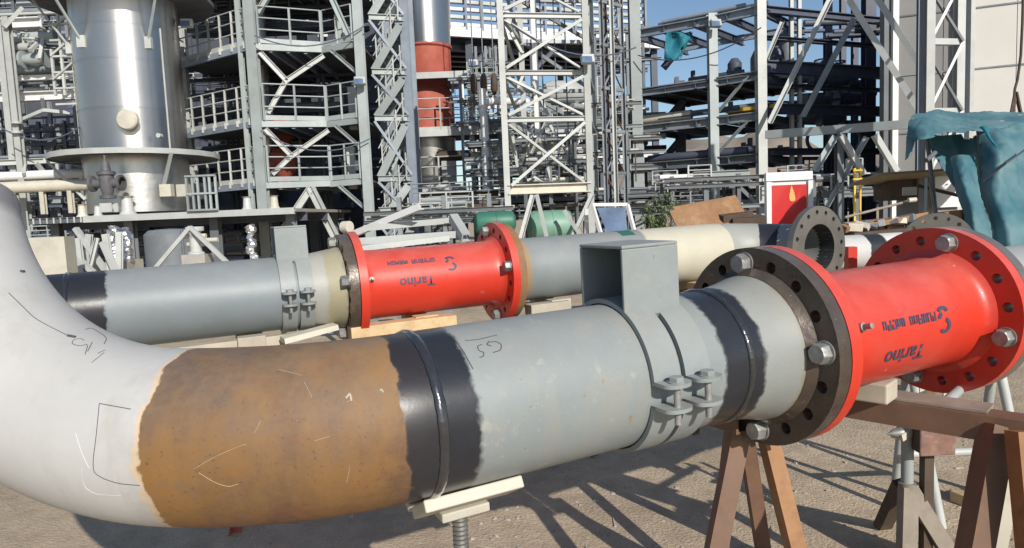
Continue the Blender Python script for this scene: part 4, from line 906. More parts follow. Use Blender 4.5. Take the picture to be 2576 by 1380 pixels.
for li in (1, 2):   # K bracing under the upper platforms
    z = levels[li]; a = Vector((pA.x + .18, 20.05, z - .22)); b = Vector((pQ.x + .05, 20.65, z - .25)); k = a.lerp(b, .38) - Z1 * .78; kk = Vector((pA.x + .25, 20.2, levels[li - 1] + .25))
    for s_, e_ in ((a, k), (b, k), (k, kk)): bar(root, 'brace', s_, e_, .14, .14, 'steel_pale', 'I')
z = levels[0]; k = Vector((pA.x + 1.35, 20.2, z - .2))
for px1, py1 in ((715, 575), (835, 580)): b = P(px1, py1, 20.1); b = k + (b - k) * (k.z / (k.z - b.z)); bar(root, 'brace', k, b, .2, .2, 'steel_pale', 'I')
z = levels[2]
for a_, b_ in ((Vector((pA.x + .2, 20.1, z + .9)), Vector((pA.x + 1.2, 20.1, z + 2.3))), (Vector((pS.x - .3, 20.2, z + .2)), Vector((pA.x + 1.9, 20.3, z + 2.3)))): bar(root, 'brace', a_, b_, .15, .15, 'steel', 'I')
for li in range(4):   # diagonal under the right corner
    z = levels[li]; bar(root, 'knee_brace', Vector((pS.x - .1, 20.3, z - .9)), Vector((pS.x - .9, 20.4, z - .15)), .1, .1, 'steel', 'I')
for px, py, Y in ((885, 420, 21.5), (888, 270, 21.5), (855, 90, 21.5)):
    c = P(px, py, Y); bar(root, 'cabinet_post', (c.x, c.y, c.z - .7), (c.x, c.y, c.z + .6), .24, .2, 'steel_pale', 'I')
    boxm('junction_box', c + Vector((.3, -.3, .0)), .25, .12, .3, 'white' if py > 300 else 'steel_pale', root)
# slim silver column and red drum inside the tower
c = P(664, 300, 22.6); root = thing('slim_column', 'slim silver insulated column standing inside the platform tower', 'process column', (c.x, c.y, 0))
lathe('shell', [(.26, 2.9), (.34, 3.2), (.34, 5.2), (.26, 5.5), (.24, 12)], (c.x, c.y, 0), Z1, 'silver', root, 28); pipe(root, 'support_skirt', (c.x, c.y, 0), (c.x, c.y, 2.95), .5, 'steel_mid')
c = P(712, 415, 22.5); root = thing('red_drum', 'small red oxide drum behind the lowest tower railing', 'drum', (c.x, c.y, levels[0])); lathe('shell', [(0, -.42), (.25, -.4), (.42, -.2), (.42, .35), (.28, .5), (0, .55)], c, Z1, 'oxide', root, 24); bar(root, 'foot', c - Z1 * .4, Vector((c.x, c.y, levels[0])), .3, .3, 'oxide', 'I')
c = P(700, 300, 23); root = thing('red_drum', 'dim red oxide drum above the middle tower platform', 'drum', (c.x, c.y, levels[1])); lathe('shell', [(0, -.42), (.25, -.4), (.42, -.2), (.42, .25), (.28, .4), (0, .45)], P(706, 332, 23), Z1, 'oxide', root, 24); bar(root, 'hanger', P(706, 332, 23), P(706, 310, 23), .2, .2, 'oxide', 'I')
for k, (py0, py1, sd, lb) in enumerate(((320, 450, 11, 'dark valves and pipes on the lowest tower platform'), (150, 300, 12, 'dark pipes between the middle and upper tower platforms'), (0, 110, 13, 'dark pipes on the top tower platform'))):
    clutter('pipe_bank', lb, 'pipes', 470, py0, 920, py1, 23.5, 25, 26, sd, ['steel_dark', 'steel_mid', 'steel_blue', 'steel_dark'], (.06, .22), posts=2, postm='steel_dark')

# --- stair tower
root = thing('stair_tower', 'zigzag steel stair tower between two columns right of the platforms', 'stairs', (P(985, 500, 22).x, 22, 0))
sA, sB = P(950, 480, 21.2), P(1040, 480, 21.8)
bar(root, 'column', (sB.x, sB.y, 0), (sB.x, sB.y, 12), .26, .26, 'steel_blue', 'I'); bar(root, 'column', (sA.x - .05, 23.2, 0), (sA.x - .05, 23.2, 12), .2, .2, 'steel_blue', 'I'); bar(root, 'column', (sB.x, 23.2, 0), (sB.x, 23.2, 12), .2, .2, 'steel_blue', 'I')
lv = [zat(1000, y, 21.5) for y in (700, 560, 449, 297, 180, 43, -90)]
for i, z in enumerate(lv[1:]): bar(root, 'landing_beam', (sA.x, 21.4, z), (sB.x, 21.7, z), .14, .18, 'steel', 'I')
for i in range(len(lv) - 1):
    z0, z1 = lv[i], lv[i + 1]
    for sgn, (xa, xb), yo in (((1), (sA.x + .05, sB.x - .1), 0.0),):
        for yy in (21.5, 22.3):
            bar(root, 'stringer', (xa, yy, z0 + .05), (xb, yy, z1 - .25), .05, .24, 'steel', 'box')
            bar(root, 'hand_rail', (xa, yy, z0 + .95), (xb, yy, z1 + .6), .04, .04, 'steel_pale', 'cyl8'); bar(root, 'hand_rail', (xa, yy, z0 + .5), (xb, yy, z1 + .18), .035, .035, 'steel_pale', 'cyl8')
            for f_ in (.12, .4, .68, .95): x = xa + (xb - xa) * f_; z = z0 + (z1 - z0) * f_; bar(root, 'rail_post', (x, yy, z), (x, yy, z + .85), .04, .04, 'steel_pale')
        for k in range(8): f_ = (k + .5) / 8; x = xa + (xb - xa) * f_; z = z0 + (z1 - z0 - .2) * f_ + .1; bar(root, 'tread', (x, 21.52, z), (x, 22.28, z), .2, .03, 'steel')
    bar(root, 'cross_brace', (sA.x, 21.35, z1 - .1), (sB.x, 21.65, z0 + .1), .08, .08, 'steel_blue', 'L')

# --- red and silver vessel on its platforms
cV = P(1085, 400, 26); RV = 126 / 1700 * 26 / 2
root = thing('vessel', 'silver vessel with red oxide bands standing right of the stair tower', 'vessel', (cV.x, cV.y, 0))
zz = lambda py: zat(1085, py, 26)
lathe('skirt', [(RV * .8, 0), (RV * .8, zz(480))], (cV.x, cV.y, 0), Z1, 'steel_mid', root, 40)
lathe('lower_shell', [(RV * .85, zz(480)), (RV * .98, zz(440)), (RV * .98, zz(360)), (RV, zz(352))], (cV.x, cV.y, 0), Z1, 'silver_old', root, 40)
lathe('lower_red_band', [(RV, zz(352)), (RV, zz(262)), (RV * .92, zz(235)), (RV * .8, zz(222))], (cV.x, cV.y, 0), Z1, 'oxide', root, 40)
lathe('upper_red_band', [(RV * .8, zz(222)), (RV * .96, zz(205)), (RV * .96, zz(130)), (RV * 1.03, zz(126)), (RV * 1.03, zz(121))], (cV.x, cV.y, 0), Z1, 'oxide', root, 40)
lathe('upper_shell', [(RV * .99, zz(121)), (RV * .99, zz(40)), (RV * 1.0, zz(-200))], (cV.x, cV.y, 0), Z1, 'silver', root, 40)
for py, px1, lb in ((206, 1185, 0), (344, 1310, 1), (482, 1170, 1)):
    z = zz(py); a = Vector((P(1044, py, 24.6).x, 24.6, z)); b = Vector((P(px1, py, 24.6).x, 24.6, z))
    prism('platform_deck', [(a.x, a.y), (b.x, b.y), (b.x, 27.5), (a.x, 27.5)], z - .04, z, 'deck_dark', root); bar(root, 'edge_beam', a - Z1 * .06, b - Z1 * .06, .1, .22, 'steel_pale', 'C')
    if lb: railing(root, [a + Z1 * .02, b + Z1 * .02], 1.15, .85, 'steel_pale', .055, 3)
bar(root, 'column', (P(1035, 400, 24.8).x, 24.8, 0), (P(1035, 400, 24.8).x, 24.8, 12), .2, .2, 'steel_blue', 'I'); bar(root, 'column', (P(1190, 400, 24.8).x, 24.8, 0), (P(1190, 400, 24.8).x, 24.8, zz(180)), .16, .16, 'steel_pale', 'I')
c = P(1100, 395, 24.9); pipe(root, 'outlet_nozzle', c, c + Vector((1.3, -.1, 0)), .38, 'rust_dark'); pipe(root, 'outlet_cap', c + Vector((1.0, -.15, 0)), c + Vector((1.75, -.15, 0)), .26, 'white')
c = P(1130, 430, 25); boxm('instrument_box', c, .5, .4, .9, 'steel_pale', root)
# brown chain hoists hanging beside it
for i, (px, lb) in enumerate(((1192, 'left'), (1217, 'middle'), (1243, 'right'))):
    c = P(px, 212, 23); root = thing('spring_hanger', f'brown spring hanger on a long rod, {lb} of three beside the vessel', 'pipe hanger', (c.x, c.y, c.z)); lathe('spring_can', [(0, -.33), (.06, -.32), (.11, -.2), (.12, 0), (.11, .22), (.06, .33), (0, .34)], c, Z1, 'rust_dark', root, 16); pipe(root, 'hanger_rod', c + Z1 * .3, c + Z1 * 4.2, .04, 'steel_mid'); pipe(root, 'lower_rod', c - Z1 * .3, c - Z1 * .62, .05, 'rust_dark')
root = thing('bent_pipe', 'white riser pipe bending left of the lattice mast', 'pipe', (P(1222, 500, 22).x, 22, 0))
sweep('riser', [P(1213, 225, 22), P(1214, 260, 22), P(1220, 330, 22), P(1222, 400, 22), P(1224, 480, 22), P(1227, 560, 22)], .13, 'white', root, 14); sweep('top_run', [P(1213, 262, 22), P(1240, 255, 22.05), P(1300, 257, 22.2), P(1350, 258, 22.3)], .12, 'white', root, 12)
bar(root, 'pipe_shoe', P(1227, 555, 22), Vector((P(1227, 555, 22).x, 22, 0)), .15, .15, 'steel_mid', 'I')

# --- lattice mast
root = thing('lattice_mast', 'pale square lattice mast with crossed bracing in the middle of the yard', 'mast', (P(1380, 540, 17.5).x, 17.5, 0))
mA, mB = P(1279, 540, 17), P(1487, 540, 17.4); mC, mD = P(1326, 500, 19.6), P(1500, 500, 20)
for p_, wd, m in ((mA, .15, 'steel_pale'), (mB, .16, 'steel_pale'), (mC, .15, 'steel_pale'), (mC + X1 * .38, .16, 'white'), (mD, .15, 'steel')): bar(root, 'column', (p_.x, p_.y, 0), (p_.x, p_.y, 9), wd, wd, m, 'I')
hz = [zat(1380, y, 17.2) for y in (700, 475, 301, 184, 40, -80)]
for i, z in enumerate(hz[1:]):
    t = .24 if i == 0 else .12
    bar(root, 'girt', (mA.x, mA.y, z), (mB.x, mB.y, z), t, t, 'cream' if i == 0 else 'steel_pale', 'I'); bar(root, 'girt', (mA.x, mA.y, z), (mC.x, mC.y, z), .1, .1, 'steel_pale', 'L'); bar(root, 'girt', (mB.x, mB.y, z), (mD.x, mD.y, z), .1, .1, 'steel', 'L'); bar(root, 'girt', (mC.x, mC.y, z), (mD.x, mD.y, z), .1, .1, 'steel', 'L')
for i in range(1, 5):
    z0, z1 = hz[i], hz[i + 1]
    bar(root, 'brace', (mA.x + .1, mA.y - .1, z0 + .1), (mB.x - .1, mB.y - .1, z1 - .1), .075, .075, 'steel_pale', 'L'); bar(root, 'brace', (mB.x - .1, mB.y, z0 + .1), (mA.x + .1, mA.y, z1 - .1), .075, .075, 'steel_pale', 'L')
    bar(root, 'brace', (mC.x, mC.y, z0), (mA.x, mA.y, z1), .09, .09, 'steel', 'L'); bar(root, 'brace', (mC.x, mC.y, z1), (mD.x, mD.y, z0), .09, .09, 'steel_mid', 'L')
for px0, px1 in ((1340, 1310), (1352, 1378), (1420, 1466), (1490, 1440)): a = P(px0, 490 if px0 != 1420 else 530, 17); b = P(px1, 600, 16.9); bar(root, 'leg_brace', a, b + (b - a) * .3, .12, .1, 'steel_pale', 'L')
for x0_, y0_, x1_, y1_, Y_ in ((930, 700, 840, 900, 17.6), (880, 800, 960, 1070, 18.2), (900, 860, 1010, 1070, 18.6), (730, 780, 760, 980, 18), (850, 730, 770, 1000, 18.4), (940, 720, 1090, 960, 18.8), (850, 480, 940, 680, 18.5), (720, 190, 790, 320, 18.3), (840, 1030, 960, 1080, 17.9), (1090, 900, 1150, 700, 18.9), (740, 560, 800, 420, 18.6), (760, 1000, 850, 800, 18.9)): bar(root, 'brace', P(975 + .43 * x0_, .43 * y0_, Y_), P(975 + .43 * x1_, .43 * y1_, Y_ + .1), .075, .075, 'steel_pale', 'L')
for px in (1365, 1398, 1425): c = P(px, 200, 18.2); pipe(root, 'cable', (c.x, c.y, 2.3), (c.x, c.y, 9), .035, 'steel_dark')
# --- guyed twin pole
root = thing('lattice_pole', 'slim dark shaded lattice pole right of the pale mast', 'mast', (P(1540, 540, 18).x, 18, 0))
for px, Y, m in ((1522, 18, 'steel_mid'), (1548, 18, 'steel_pale'), (1532, 18.6, 'steel_dark'), (1572, 18.6, 'steel_mid')): c = P(px, 400, Y); bar(root, 'column', (c.x, c.y, 0), (c.x, c.y, 9), .1, .1, m, 'L')
z = .4
while z < 8.6:
    a, b = P(1522, 400, 18), P(1572, 400, 18.5); bar(root, 'brace', (a.x, a.y, z), (b.x, b.y, z + 1.1), .05, .05, 'steel_mid', 'L'); bar(root, 'brace', (b.x, b.y, z), (a.x, a.y, z + 1.1), .05, .05, 'rust_plate', 'L'); bar(root, 'girt', (a.x, a.y, z), (b.x, b.y, z), .08, .08, 'steel_mid', 'L'); z += 1.1

# --- air cooler deck behind, with its columns
zc = zat(1138, 84, 30)
a0, a1 = P(1090, 84, 29.5), P(1660, 104, 33.6); a0.z = a1.z = zc
root = thing('air_cooler', 'long pale air cooler bank on a high deck behind the mast', 'air cooler', (a0.x, a0.y, 0))
dv = (a1 - a0).normalized(); nv = Vector((-dv.y, dv.x, 0))
bar(root, 'edge_beam', a0, a1, .25, .42, 'white', 'C')
prism('deck_plate', [(p_.x, p_.y) for p_ in (a0 + nv * .1, a1 + nv * .1, a1 + nv * 5, a0 + nv * 5)], zc - .1, zc + .12, 'steel_dark', root)
for k in range(5): bar(root, 'under_duct', a0 + nv * (.8 + k) - Z1 * .45, a1 + nv * (.8 + k) - Z1 * .45, .3, .3, 'steel_dark', 'I')
for k in range(9):
    z = .35 + .33 * k; bar(root, 'louvre', a0 + Z1 * z + nv * (.15 + .02 * k), a0.lerp(a1, .93) + Z1 * z + nv * (.15 + .02 * k), .2, .14, 'steel_pale' if k % 2 else 'white', 'box')
for k in range(15):
    q = a0.lerp(a1, .93 * k / 14); bar(root, 'louvre_post', q + Z1 * .1, q + Z1 * 3.4, .09, .3, 'steel_blue', 'I')
for f_ in (.15, .42, .72, .99):
    for o_ in (.4, 4.6): q = a0.lerp(a1, f_) + nv * o_; bar(root, 'column', (q.x, q.y, 0), (q.x, q.y, zc - .1), .3, .3, 'steel_dark' if o_ < 1 else 'steel_mid', 'I')
for f_ in (.15, .42, .72): q = a0.lerp(a1, f_) + nv * .4; bar(root, 'knee_brace', (q.x, q.y, zc - 1.4), q + dv * 1.3 - Z1 * .2, .2, .2, 'steel_dark', 'I')
# lower racks behind mast
for k, (x0, y0, x1, y1, Ya, Yb, n, sd, lb, mm) in enumerate((
    (1190, 130, 1290, 260, 27, 29, 16, 21, 'dark pipework hanging under the cooler deck beside the vessel', ['steel_mid', 'steel_dark', 'steel_blue']),
    (1230, 258, 1640, 345, 23, 27, 34, 22, 'pale horizontal pipes crossing behind the mast at mid height', ['white', 'steel_pale', 'steel', 'steel_mid', 'cream']),
    (1180, 350, 1640, 455, 22, 26, 40, 23, 'dense cream and grey pipes behind the lower half of the mast', ['white', 'steel_pale', 'cream', 'steel_mid', 'rust_dark']),
    (1060, 480, 1640, 560, 19, 23, 44, 24, 'dark jumble of low pipes and steel behind the green tanks', ['steel_mid', 'rust_dark', 'cream', 'steel_pale', 'steel_dark']),
    (1480, 90, 1640, 220, 27, 30, 14, 25, 'thin dark rack pipes right of the mast', ['steel_mid', 'steel_blue', 'steel_dark']))):
    clutter('pipe_rack', lb, 'pipe rack', x0, y0, x1, y1, Ya, Yb, n, sd, mm, (.06, .24), [X1, X1, AXR], .3, 4, 'steel_mid')
q = P(1420, 235, 24); root = thing('tilted_drum', 'pale grey drum lying on the rack behind the mast', 'drum', (q.x, q.y, 0)); lathe('drum_shell', [(0, -.8), (.3, -.75), (.42, -.5), (.42, .5), (.3, .75), (0, .8)], q, (1, .3, 0), 'steel_pale', root, 20)
for s_ in (-.4, .4): bar(root, 'saddle', q + Vector((s_, 0, -.3)), q + Vector((s_, 0, -.75)), .12, .4, 'steel_mid')
q = P(1258, 410, 22.5); root = thing('white_vessel', 'rounded cream vessel left of the mast', 'vessel', (q.x, q.y, 0)); lathe('shell', [(0, .62), (.3, .55), (.42, .3), (.42, -.55), (.2, -.8), (0, -.82)], q, (.2, 0, 1), 'cream', root, 24)
for s_ in (-.3, .3): bar(root, 'leg', q + Vector((s_, 0, -.4)), (q.x + s_, q.y, 0), .1, .1, 'steel_mid', 'I')
# green tanks
for px, py, Y, ln, r, m, lb in ((1245, 560, 15.8, .5, .26, 'green_dark', 'dark green tank low on the left of the mast'), (1384, 570, 17.8, .62, .42, 'green_tank', 'mint green rounded tank under the mast')):
    c = P(px, py, Y); root = thing('green_tank', lb, 'tank', (c.x, c.y, 0)); lathe('shell', [(0, -ln), (r * .5, -ln * .97), (r * .9, -ln * .85), (r, -ln * .7), (r, ln * .7), (r * .9, ln * .85), (r * .5, ln * .97), (0, ln)], c, (1, .1, 0), m, root, 28)
    for s_ in (-.5, .5): boxm('saddle', (c.x + s_ * ln, c.y, c.z / 2 - r * .3), .15, r * 1.5, c.z - r * .5, 'rust_dark', root)
    for s_ in (.1,): lathe('band', [(r + .004, -.03), (r + .012, -.03), (r + .012, .03), (r + .004, .03)], c + Vector((s_ * ln, s_ * ln * .1, 0)), (1, .1, 0), m, root, 28)
# pale steel bars lying behind the rear red spool
root = thing('steel_stack', 'stack of pale steel sections propped behind the rear red spool', 'steel sections', (P(1010, 590, 8).x, 8, 0))
for px0, py0, px1, py1, Ya_, Yb_, t in ((870, 598, 1060, 520, 8.4, 7.8, .075), (915, 575, 1140, 555, 8, 8.2, .07), (880, 610, 1155, 590, 7.6, 7.8, .08), (890, 628, 1130, 600, 7.4, 7.6, .06), (1140, 548, 1172, 600, 8, 7.6, .10)): bar(root, 'steel_length', P(px0, py0, Ya_), P(px1, py1, Yb_), t, t, 'steel_pale' if t != .075 else 'white', 'C')
c = P(872, 572, 8); lathe('roller_end', [(0, -.05), (.07, -.05), (.07, .05), (0, .05)], c, (1, -.6, 0), 'cream', root, 14); pipe(root, 'prop', c, (c.x, c.y, 0), .08, 'cream')
for px in (930, 1000, 1060, 1120): c = P(px, 610, 7.7); bar(root, 'prop', c, (c.x, c.y, 0), .08, .08, 'steel_mid', 'I')

# ================================================================== RIGHT HALF OF THE PLANT
# --- open multi-level rack of dark platforms between pale columns
cN, cM, cF = P(1916, 400, 20), P(1796, 400, 20.9), P(1604, 400, 22.2)
root = thing('open_rack', 'open steel rack with four dark pipe levels between pale columns', 'pipe rack', (cN.x, cN.y, 0))
for p_, wd, m, zt in ((cN, .26, 'steel_pale', 9), (cM, .26, 'steel', zat(1790, 36, 20.9)), (cF, .34, 'steel', 9.5)): bar(root, 'column', (p_.x, p_.y, 0), (p_.x, p_.y, zt), wd, wd, m, 'I')
bk = Vector((.67, .74, 0)) * 6.0
for p_, wd, m, zt in ((P(1713, 400, 24), .30, 'steel_dark', zat(1713, 205, 24)), (P(1866, 430, 24), .34, 'steel_dark', zat(1866, 375, 24)), (cN + bk, .22, 'steel_dark', 9)): bar(root, 'column', (p_.x, p_.y, 0), (p_.x, p_.y, zt), wd, wd, m, 'I')
LVR = [zat(1916, y, 20) for y in (390, 285, 182, 18)]
for li, z in enumerate(LVR):
    a, b, c = [Vector((p_.x, p_.y, z)) for p_ in (cN, cM, cF)]
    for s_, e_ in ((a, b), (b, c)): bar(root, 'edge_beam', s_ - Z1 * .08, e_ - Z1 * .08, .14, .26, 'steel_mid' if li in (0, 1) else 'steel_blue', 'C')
    A, B_ = a + bk * (.6 if li < 3 else .5), c + bk * (.6 if li < 3 else .5)
    bar(root, 'rear_beam', A - Z1 * .08, B_ - Z1 * .08, .12, .2, 'steel_blue', 'I')
    for f_ in (0, .25, .5, .75, 1): q = a.lerp(c, f_); bar(root, 'joist', q - Z1 * .1, q + bk * .6 - Z1 * .1, .12, .22, 'steel_dark', 'I')
    if li == 2: prism('platform_deck', [(p_.x, p_.y) for p_ in (a, c, B_, A)], z - .06, z - .01, 'deck_dark', root)
    rg = random.Random(40 + li)
    for k in range(5 if li < 3 else 3):
        f0 = rg.uniform(0, .3); f1 = rg.uniform(.6, 1); o_ = bk * rg.uniform(.04, .55); zz_ = z + rg.uniform(.1, .35); dd = rg.uniform(.08, .26)
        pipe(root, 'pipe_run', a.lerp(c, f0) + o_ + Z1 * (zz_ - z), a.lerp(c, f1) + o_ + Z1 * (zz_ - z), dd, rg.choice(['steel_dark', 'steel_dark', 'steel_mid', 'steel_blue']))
    for k in range(6):
        f0 = rg.random(); q = a.lerp(c, f0) + bk * rg.uniform(.05, .5); bar(root, 'pipe_support', q, q + Z1 * rg.uniform(.2, .7), .12, .12, 'steel_dark', 'I')
    if li in (2,):
        for f0, f1 in ((.35, .62), (.66, .98)):
            for k in range(3): bar(root, 'rail', a.lerp(c, f0) + bk * .5 + Z1 * (.15 + .2 * k), a.lerp(c, f1) + bk * .5 + Z1 * (.15 + .2 * k), .06, .06, 'steel_mid', 'cyl8')
z = LVR[1]; a, c = Vector((cN.x, cN.y, z)), Vector((cF.x, cF.y, z)); pipe(root, 'cream_pipe', a.lerp(c, .62) + bk * .12 + Z1 * .3, a.lerp(c, 1.05) + bk * .12 + Z1 * .3, .3, 'cream'); q = a.lerp(c, .14) + bk * .15; boxm('cable_tray', q + Z1 * .25, 1.6, .6, .1, 'yellow', root, (a - c).normalized(), (a - c).normalized().cross(-Z1))
for px0, py0, px1, py1, Y0_, Y1_ in ((1882, 190, 1802, 285, 20.2, 20.9), (1878, 306, 1806, 383, 20.2, 20.9), (1806, 418, 1908, 515, 20.9, 20.1), (1968, 55, 1928, 150, 20, 20)): bar(root, 'brace', P(px0, py0, Y0_), P(px1, py1, Y1_), .1, .1, 'steel_pale' if py0 < 100 else 'steel', 'L')
for li, z in enumerate(LVR): bar(root, 'haunch', Vector((cF.x, cF.y, z - .9)) + bk * .3, Vector((cF.x, cF.y, z - .15)) + bk * .3 + (cN - cF).normalized() * .7, .16, .2, 'steel_dark', 'I')
rg = random.Random(77)
for k in range(9):   # equipment silhouettes on the upper level
    q = Vector((cN.x, cN.y, LVR[2])).lerp(Vector((cF.x, cF.y, LVR[2])), rg.uniform(.02, .42)) + bk * rg.uniform(.1, .5); h = rg.uniform(.5, 1.7)
    lathe('vertical_vessel', [(0, 0), (.12, 0), (.16, .1), (.22, h * .3), (.22, h * .8), (.1, h), (0, h)], q, Z1, rg.choice(['steel_dark', 'steel_dark', 'steel_mid']), root, 12)
# --- dark bay to its right, with ladder column and long diagonal braces
cK, cD = P(2002, 400, 21), P(2184, 300, 23)
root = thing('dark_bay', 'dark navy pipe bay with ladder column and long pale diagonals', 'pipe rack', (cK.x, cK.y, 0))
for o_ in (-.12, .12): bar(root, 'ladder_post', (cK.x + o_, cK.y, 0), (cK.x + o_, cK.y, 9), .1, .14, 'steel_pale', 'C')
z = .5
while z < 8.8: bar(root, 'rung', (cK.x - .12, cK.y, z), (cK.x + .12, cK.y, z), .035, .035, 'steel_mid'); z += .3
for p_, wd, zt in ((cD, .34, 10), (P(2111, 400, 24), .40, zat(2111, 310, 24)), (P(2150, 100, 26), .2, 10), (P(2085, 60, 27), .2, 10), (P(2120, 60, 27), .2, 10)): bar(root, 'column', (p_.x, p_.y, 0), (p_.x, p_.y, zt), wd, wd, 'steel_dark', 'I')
for py0, py1, t in ((30, 18, .2), (172, 162, .36), (276, 272, .3), (384, 374, .2), (100, 92, .1), (218, 210, .1)):
    z = zat(1930, py0, 20.6); a = Vector((P(1926, py0, 20.4).x, 20.4, z)); b = Vector((P(2210, py1, 23.2).x, 22.4, z)); bar(root, 'floor_beam', a, b, .2, t, 'steel_dark', 'I'); bar(root, 'floor_beam', a + Vector((.8, 3, 0)), b + Vector((.8, 3, 0)), .12, t * .6, 'steel_blue', 'I')
a, b = P(1926, 340, 17.5), P(2305, 312, 15.6); bar(root, 'pale_beam', a, b, .14, .2, 'steel', 'C')
q = P(2111, 400, 16.5); bar(root, 'prop_post', (q.x, q.y, 0), (q.x, q.y, P(2111, 330, 16.5).z), .16, .16, 'steel_mid', 'I')
for px0, py0, px1, py1, Y0_, Y1_, m in ((2090, -5, 1936, 310, 19.4, 19.4, 'steel_pale'), (2150, 45, 2020, 293, 19.7, 19.7, 'steel'), (2132, -5, 2312, 277, 15.6, 14.8, 'steel_pale'), (2207, -5, 2325, 178, 15.9, 15.2, 'steel_pale'), (2103, 342, 2050, 430, 16.4, 16.4, 'steel'), (2116, 342, 2172, 440, 16.3, 16.3, 'steel_pale'), (2180, 345, 2080, 520, 16.2, 16.6, 'steel'), (2200, 340, 2255, 432, 16, 16, 'steel_pale'), (1985, 190, 1932, 195, 21, 21, 'white')): bar(root, 'brace', P(px0, py0, Y0_), P(px1, py1, Y1_), .13, .13, m, 'L')
rg = random.Random(5)
for k in range(22):
    px = rg.uniform(1940, 2160); py = rg.choice((60, 82, 92, 200, 212, 240, 262, 300, 360)); q = P(px, py, 23 + rg.random()); pipe(root, 'pipe_run', q, q + X1 * rg.uniform(.5, 1.8), rg.uniform(.1, .3), rg.choice(['steel_dark', 'steel_dark', 'steel_mid']))
for px, py in ((2070, 200), (2105, 205), (2055, 255), (2090, 300), (2135, 250)): valve(root, P(px, py, 22.6), X1, .8, 'steel_dark', 'steel_dark')
for px in (2060, 2085, 2110, 2135, 2160): q = P(px, 330, 23.5); lathe('pipe_loop', [(.34, -.05), (.42, -.05), (.42, .05), (.34, .05), (.34, -.05)], P(px, 352, 22), (0, -1, .0), 'steel_dark', root, 20) if px in (2060, 2135) else None
# --- teal cloth caught on the rack
def cloth(name, rows, m, parent, nu=26, nv=18, amp=.02, freq=4.0, seed=0):
    def cr(p, t):
        n = len(p) - 1; f = t * n; i = min(int(f), n - 1); f -= i; g = lambda k: p[max(0, min(n, k))]
        a, b, c, d = g(i - 1), g(i), g(i + 1), g(i + 2); return b + (c - a) * (f * .5) + (a * 2 - b * 5 + c * 4 - d) * (f * f * .5) + (b * 3 - a - c * 3 + d) * (f ** 3 * .5)
    rows = [[P(*q) if len(q) == 3 and not isinstance(q, Vector) else q for q in r] for r in rows]
    bm = bmesh.new(); gr = []
    for j in range(nv + 1):
        line = []
        for i in range(nu + 1):
            colp = [cr(r, i / nu) for r in rows]; q = cr(colp, j / nv)
            q = q + Vector((noise.noise(q * freq + Vector((seed, 0, 0))), noise.noise(q * freq + Vector((0, seed + 9, 0))) * 1.2, noise.noise(q * freq + Vector((0, 0, seed + 5))))) * amp
            q = q + Vector((0, noise.noise(Vector((q.x * freq * 3.4, seed + 3, q.z * freq * .7))) , 0)) * amp * 1.1
            q = q + Vector((0, noise.noise(q * freq * 6.5 + Vector((0, seed, 0))), noise.noise(q * freq * 5 + Vector((seed, 0, 0))) * .6)) * amp * .45
            line.append(bm.verts.new(q))
        gr.append(line)
    for j in range(nv):
        for i in range(nu):
            edge = min(i, nu - 1 - i, j, nv - 1 - j) / 10.0; q = gr[j][i].co
            if noise.noise(q * 7.0 + Vector((seed, 2, 0))) > .30 + min(.35, edge * .5): continue   # tears
            bm.faces.new((gr[j][i], gr[j][i + 1], gr[j + 1][i + 1], gr[j + 1][i]))
    bmesh.ops.delete(bm, geom=[v for v in bm.verts if not v.link_faces], context='VERTS')
    bmesh.ops.recalc_face_normals(bm, faces=bm.faces)
    o = put(name, bm, m, parent, True, 60); sm = o.modifiers.new('thickness', 'SOLIDIFY'); sm.thickness = .003; return o
def tarp_mat(name, c, alpha):
    m = bpy.data.materials.new(name); m.use_nodes = True; nt = m.node_tree; b = nt.nodes["Principled BSDF"]
    geo = node(nt, "ShaderNodeNewGeometry"); n = node(nt, "ShaderNodeTexNoise"); n.inputs["Scale"].default_value = 3; n.inputs["Detail"].default_value = 6; nt.links.new(geo.outputs["Position"], n.inputs["Vector"])
    r = node(nt, "ShaderNodeValToRGB"); e = r.color_ramp.elements; e[0].position = .35; e[0].color = (c[0] * .75, c[1] * .8, c[2] * .85, 1); e[1].position = .68; e[1].color = (c[0] * 1.5 + .02, c[1] * 1.2, c[2] * 1.1, 1)
    nt.links.new(n.outputs[0], r.inputs[0]); nt.links.new(r.outputs[0], b.inputs["Base Color"]); b.inputs["Roughness"].default_value = .6; b.inputs["Specular IOR Level"].default_value = .3
    tr = node(nt, "ShaderNodeBsdfTranslucent"); nt.links.new(r.outputs[0], tr.inputs[0]); mx = node(nt, "ShaderNodeMixShader"); mx.inputs[0].default_value = .42; out = nt.nodes["Material Output"]
    nt.links.new(b.outputs[0], mx.inputs[1]); nt.links.new(tr.outputs[0], mx.inputs[2]); nt.links.new(mx.outputs[0], out.inputs[0])
    MATS[name] = m
tarp_mat('teal_net', (.13, .31, .36), 1); tarp_mat('teal_cloth', (.03, .27, .36), 1)
q = P(1710, 118, 21.3); root = thing('torn_cloth', 'torn bright teal cloth hanging from the top beam of the open rack', 'cloth', q)
cloth('cloth', [[(1676, 82, 21.4), (1700, 80, 21.3), (1722, 82, 21.4), (1748, 76, 21.5)], [(1674, 110, 21.3), (1698, 108, 21.5), (1718, 108, 21.2), (1738, 100, 21.4)], [(1672, 148, 21.4), (1690, 152, 21.2), (1708, 150, 21.4), (1722, 122, 21.3)]], 'teal_cloth', root, 16, 14, .05, 2.0)
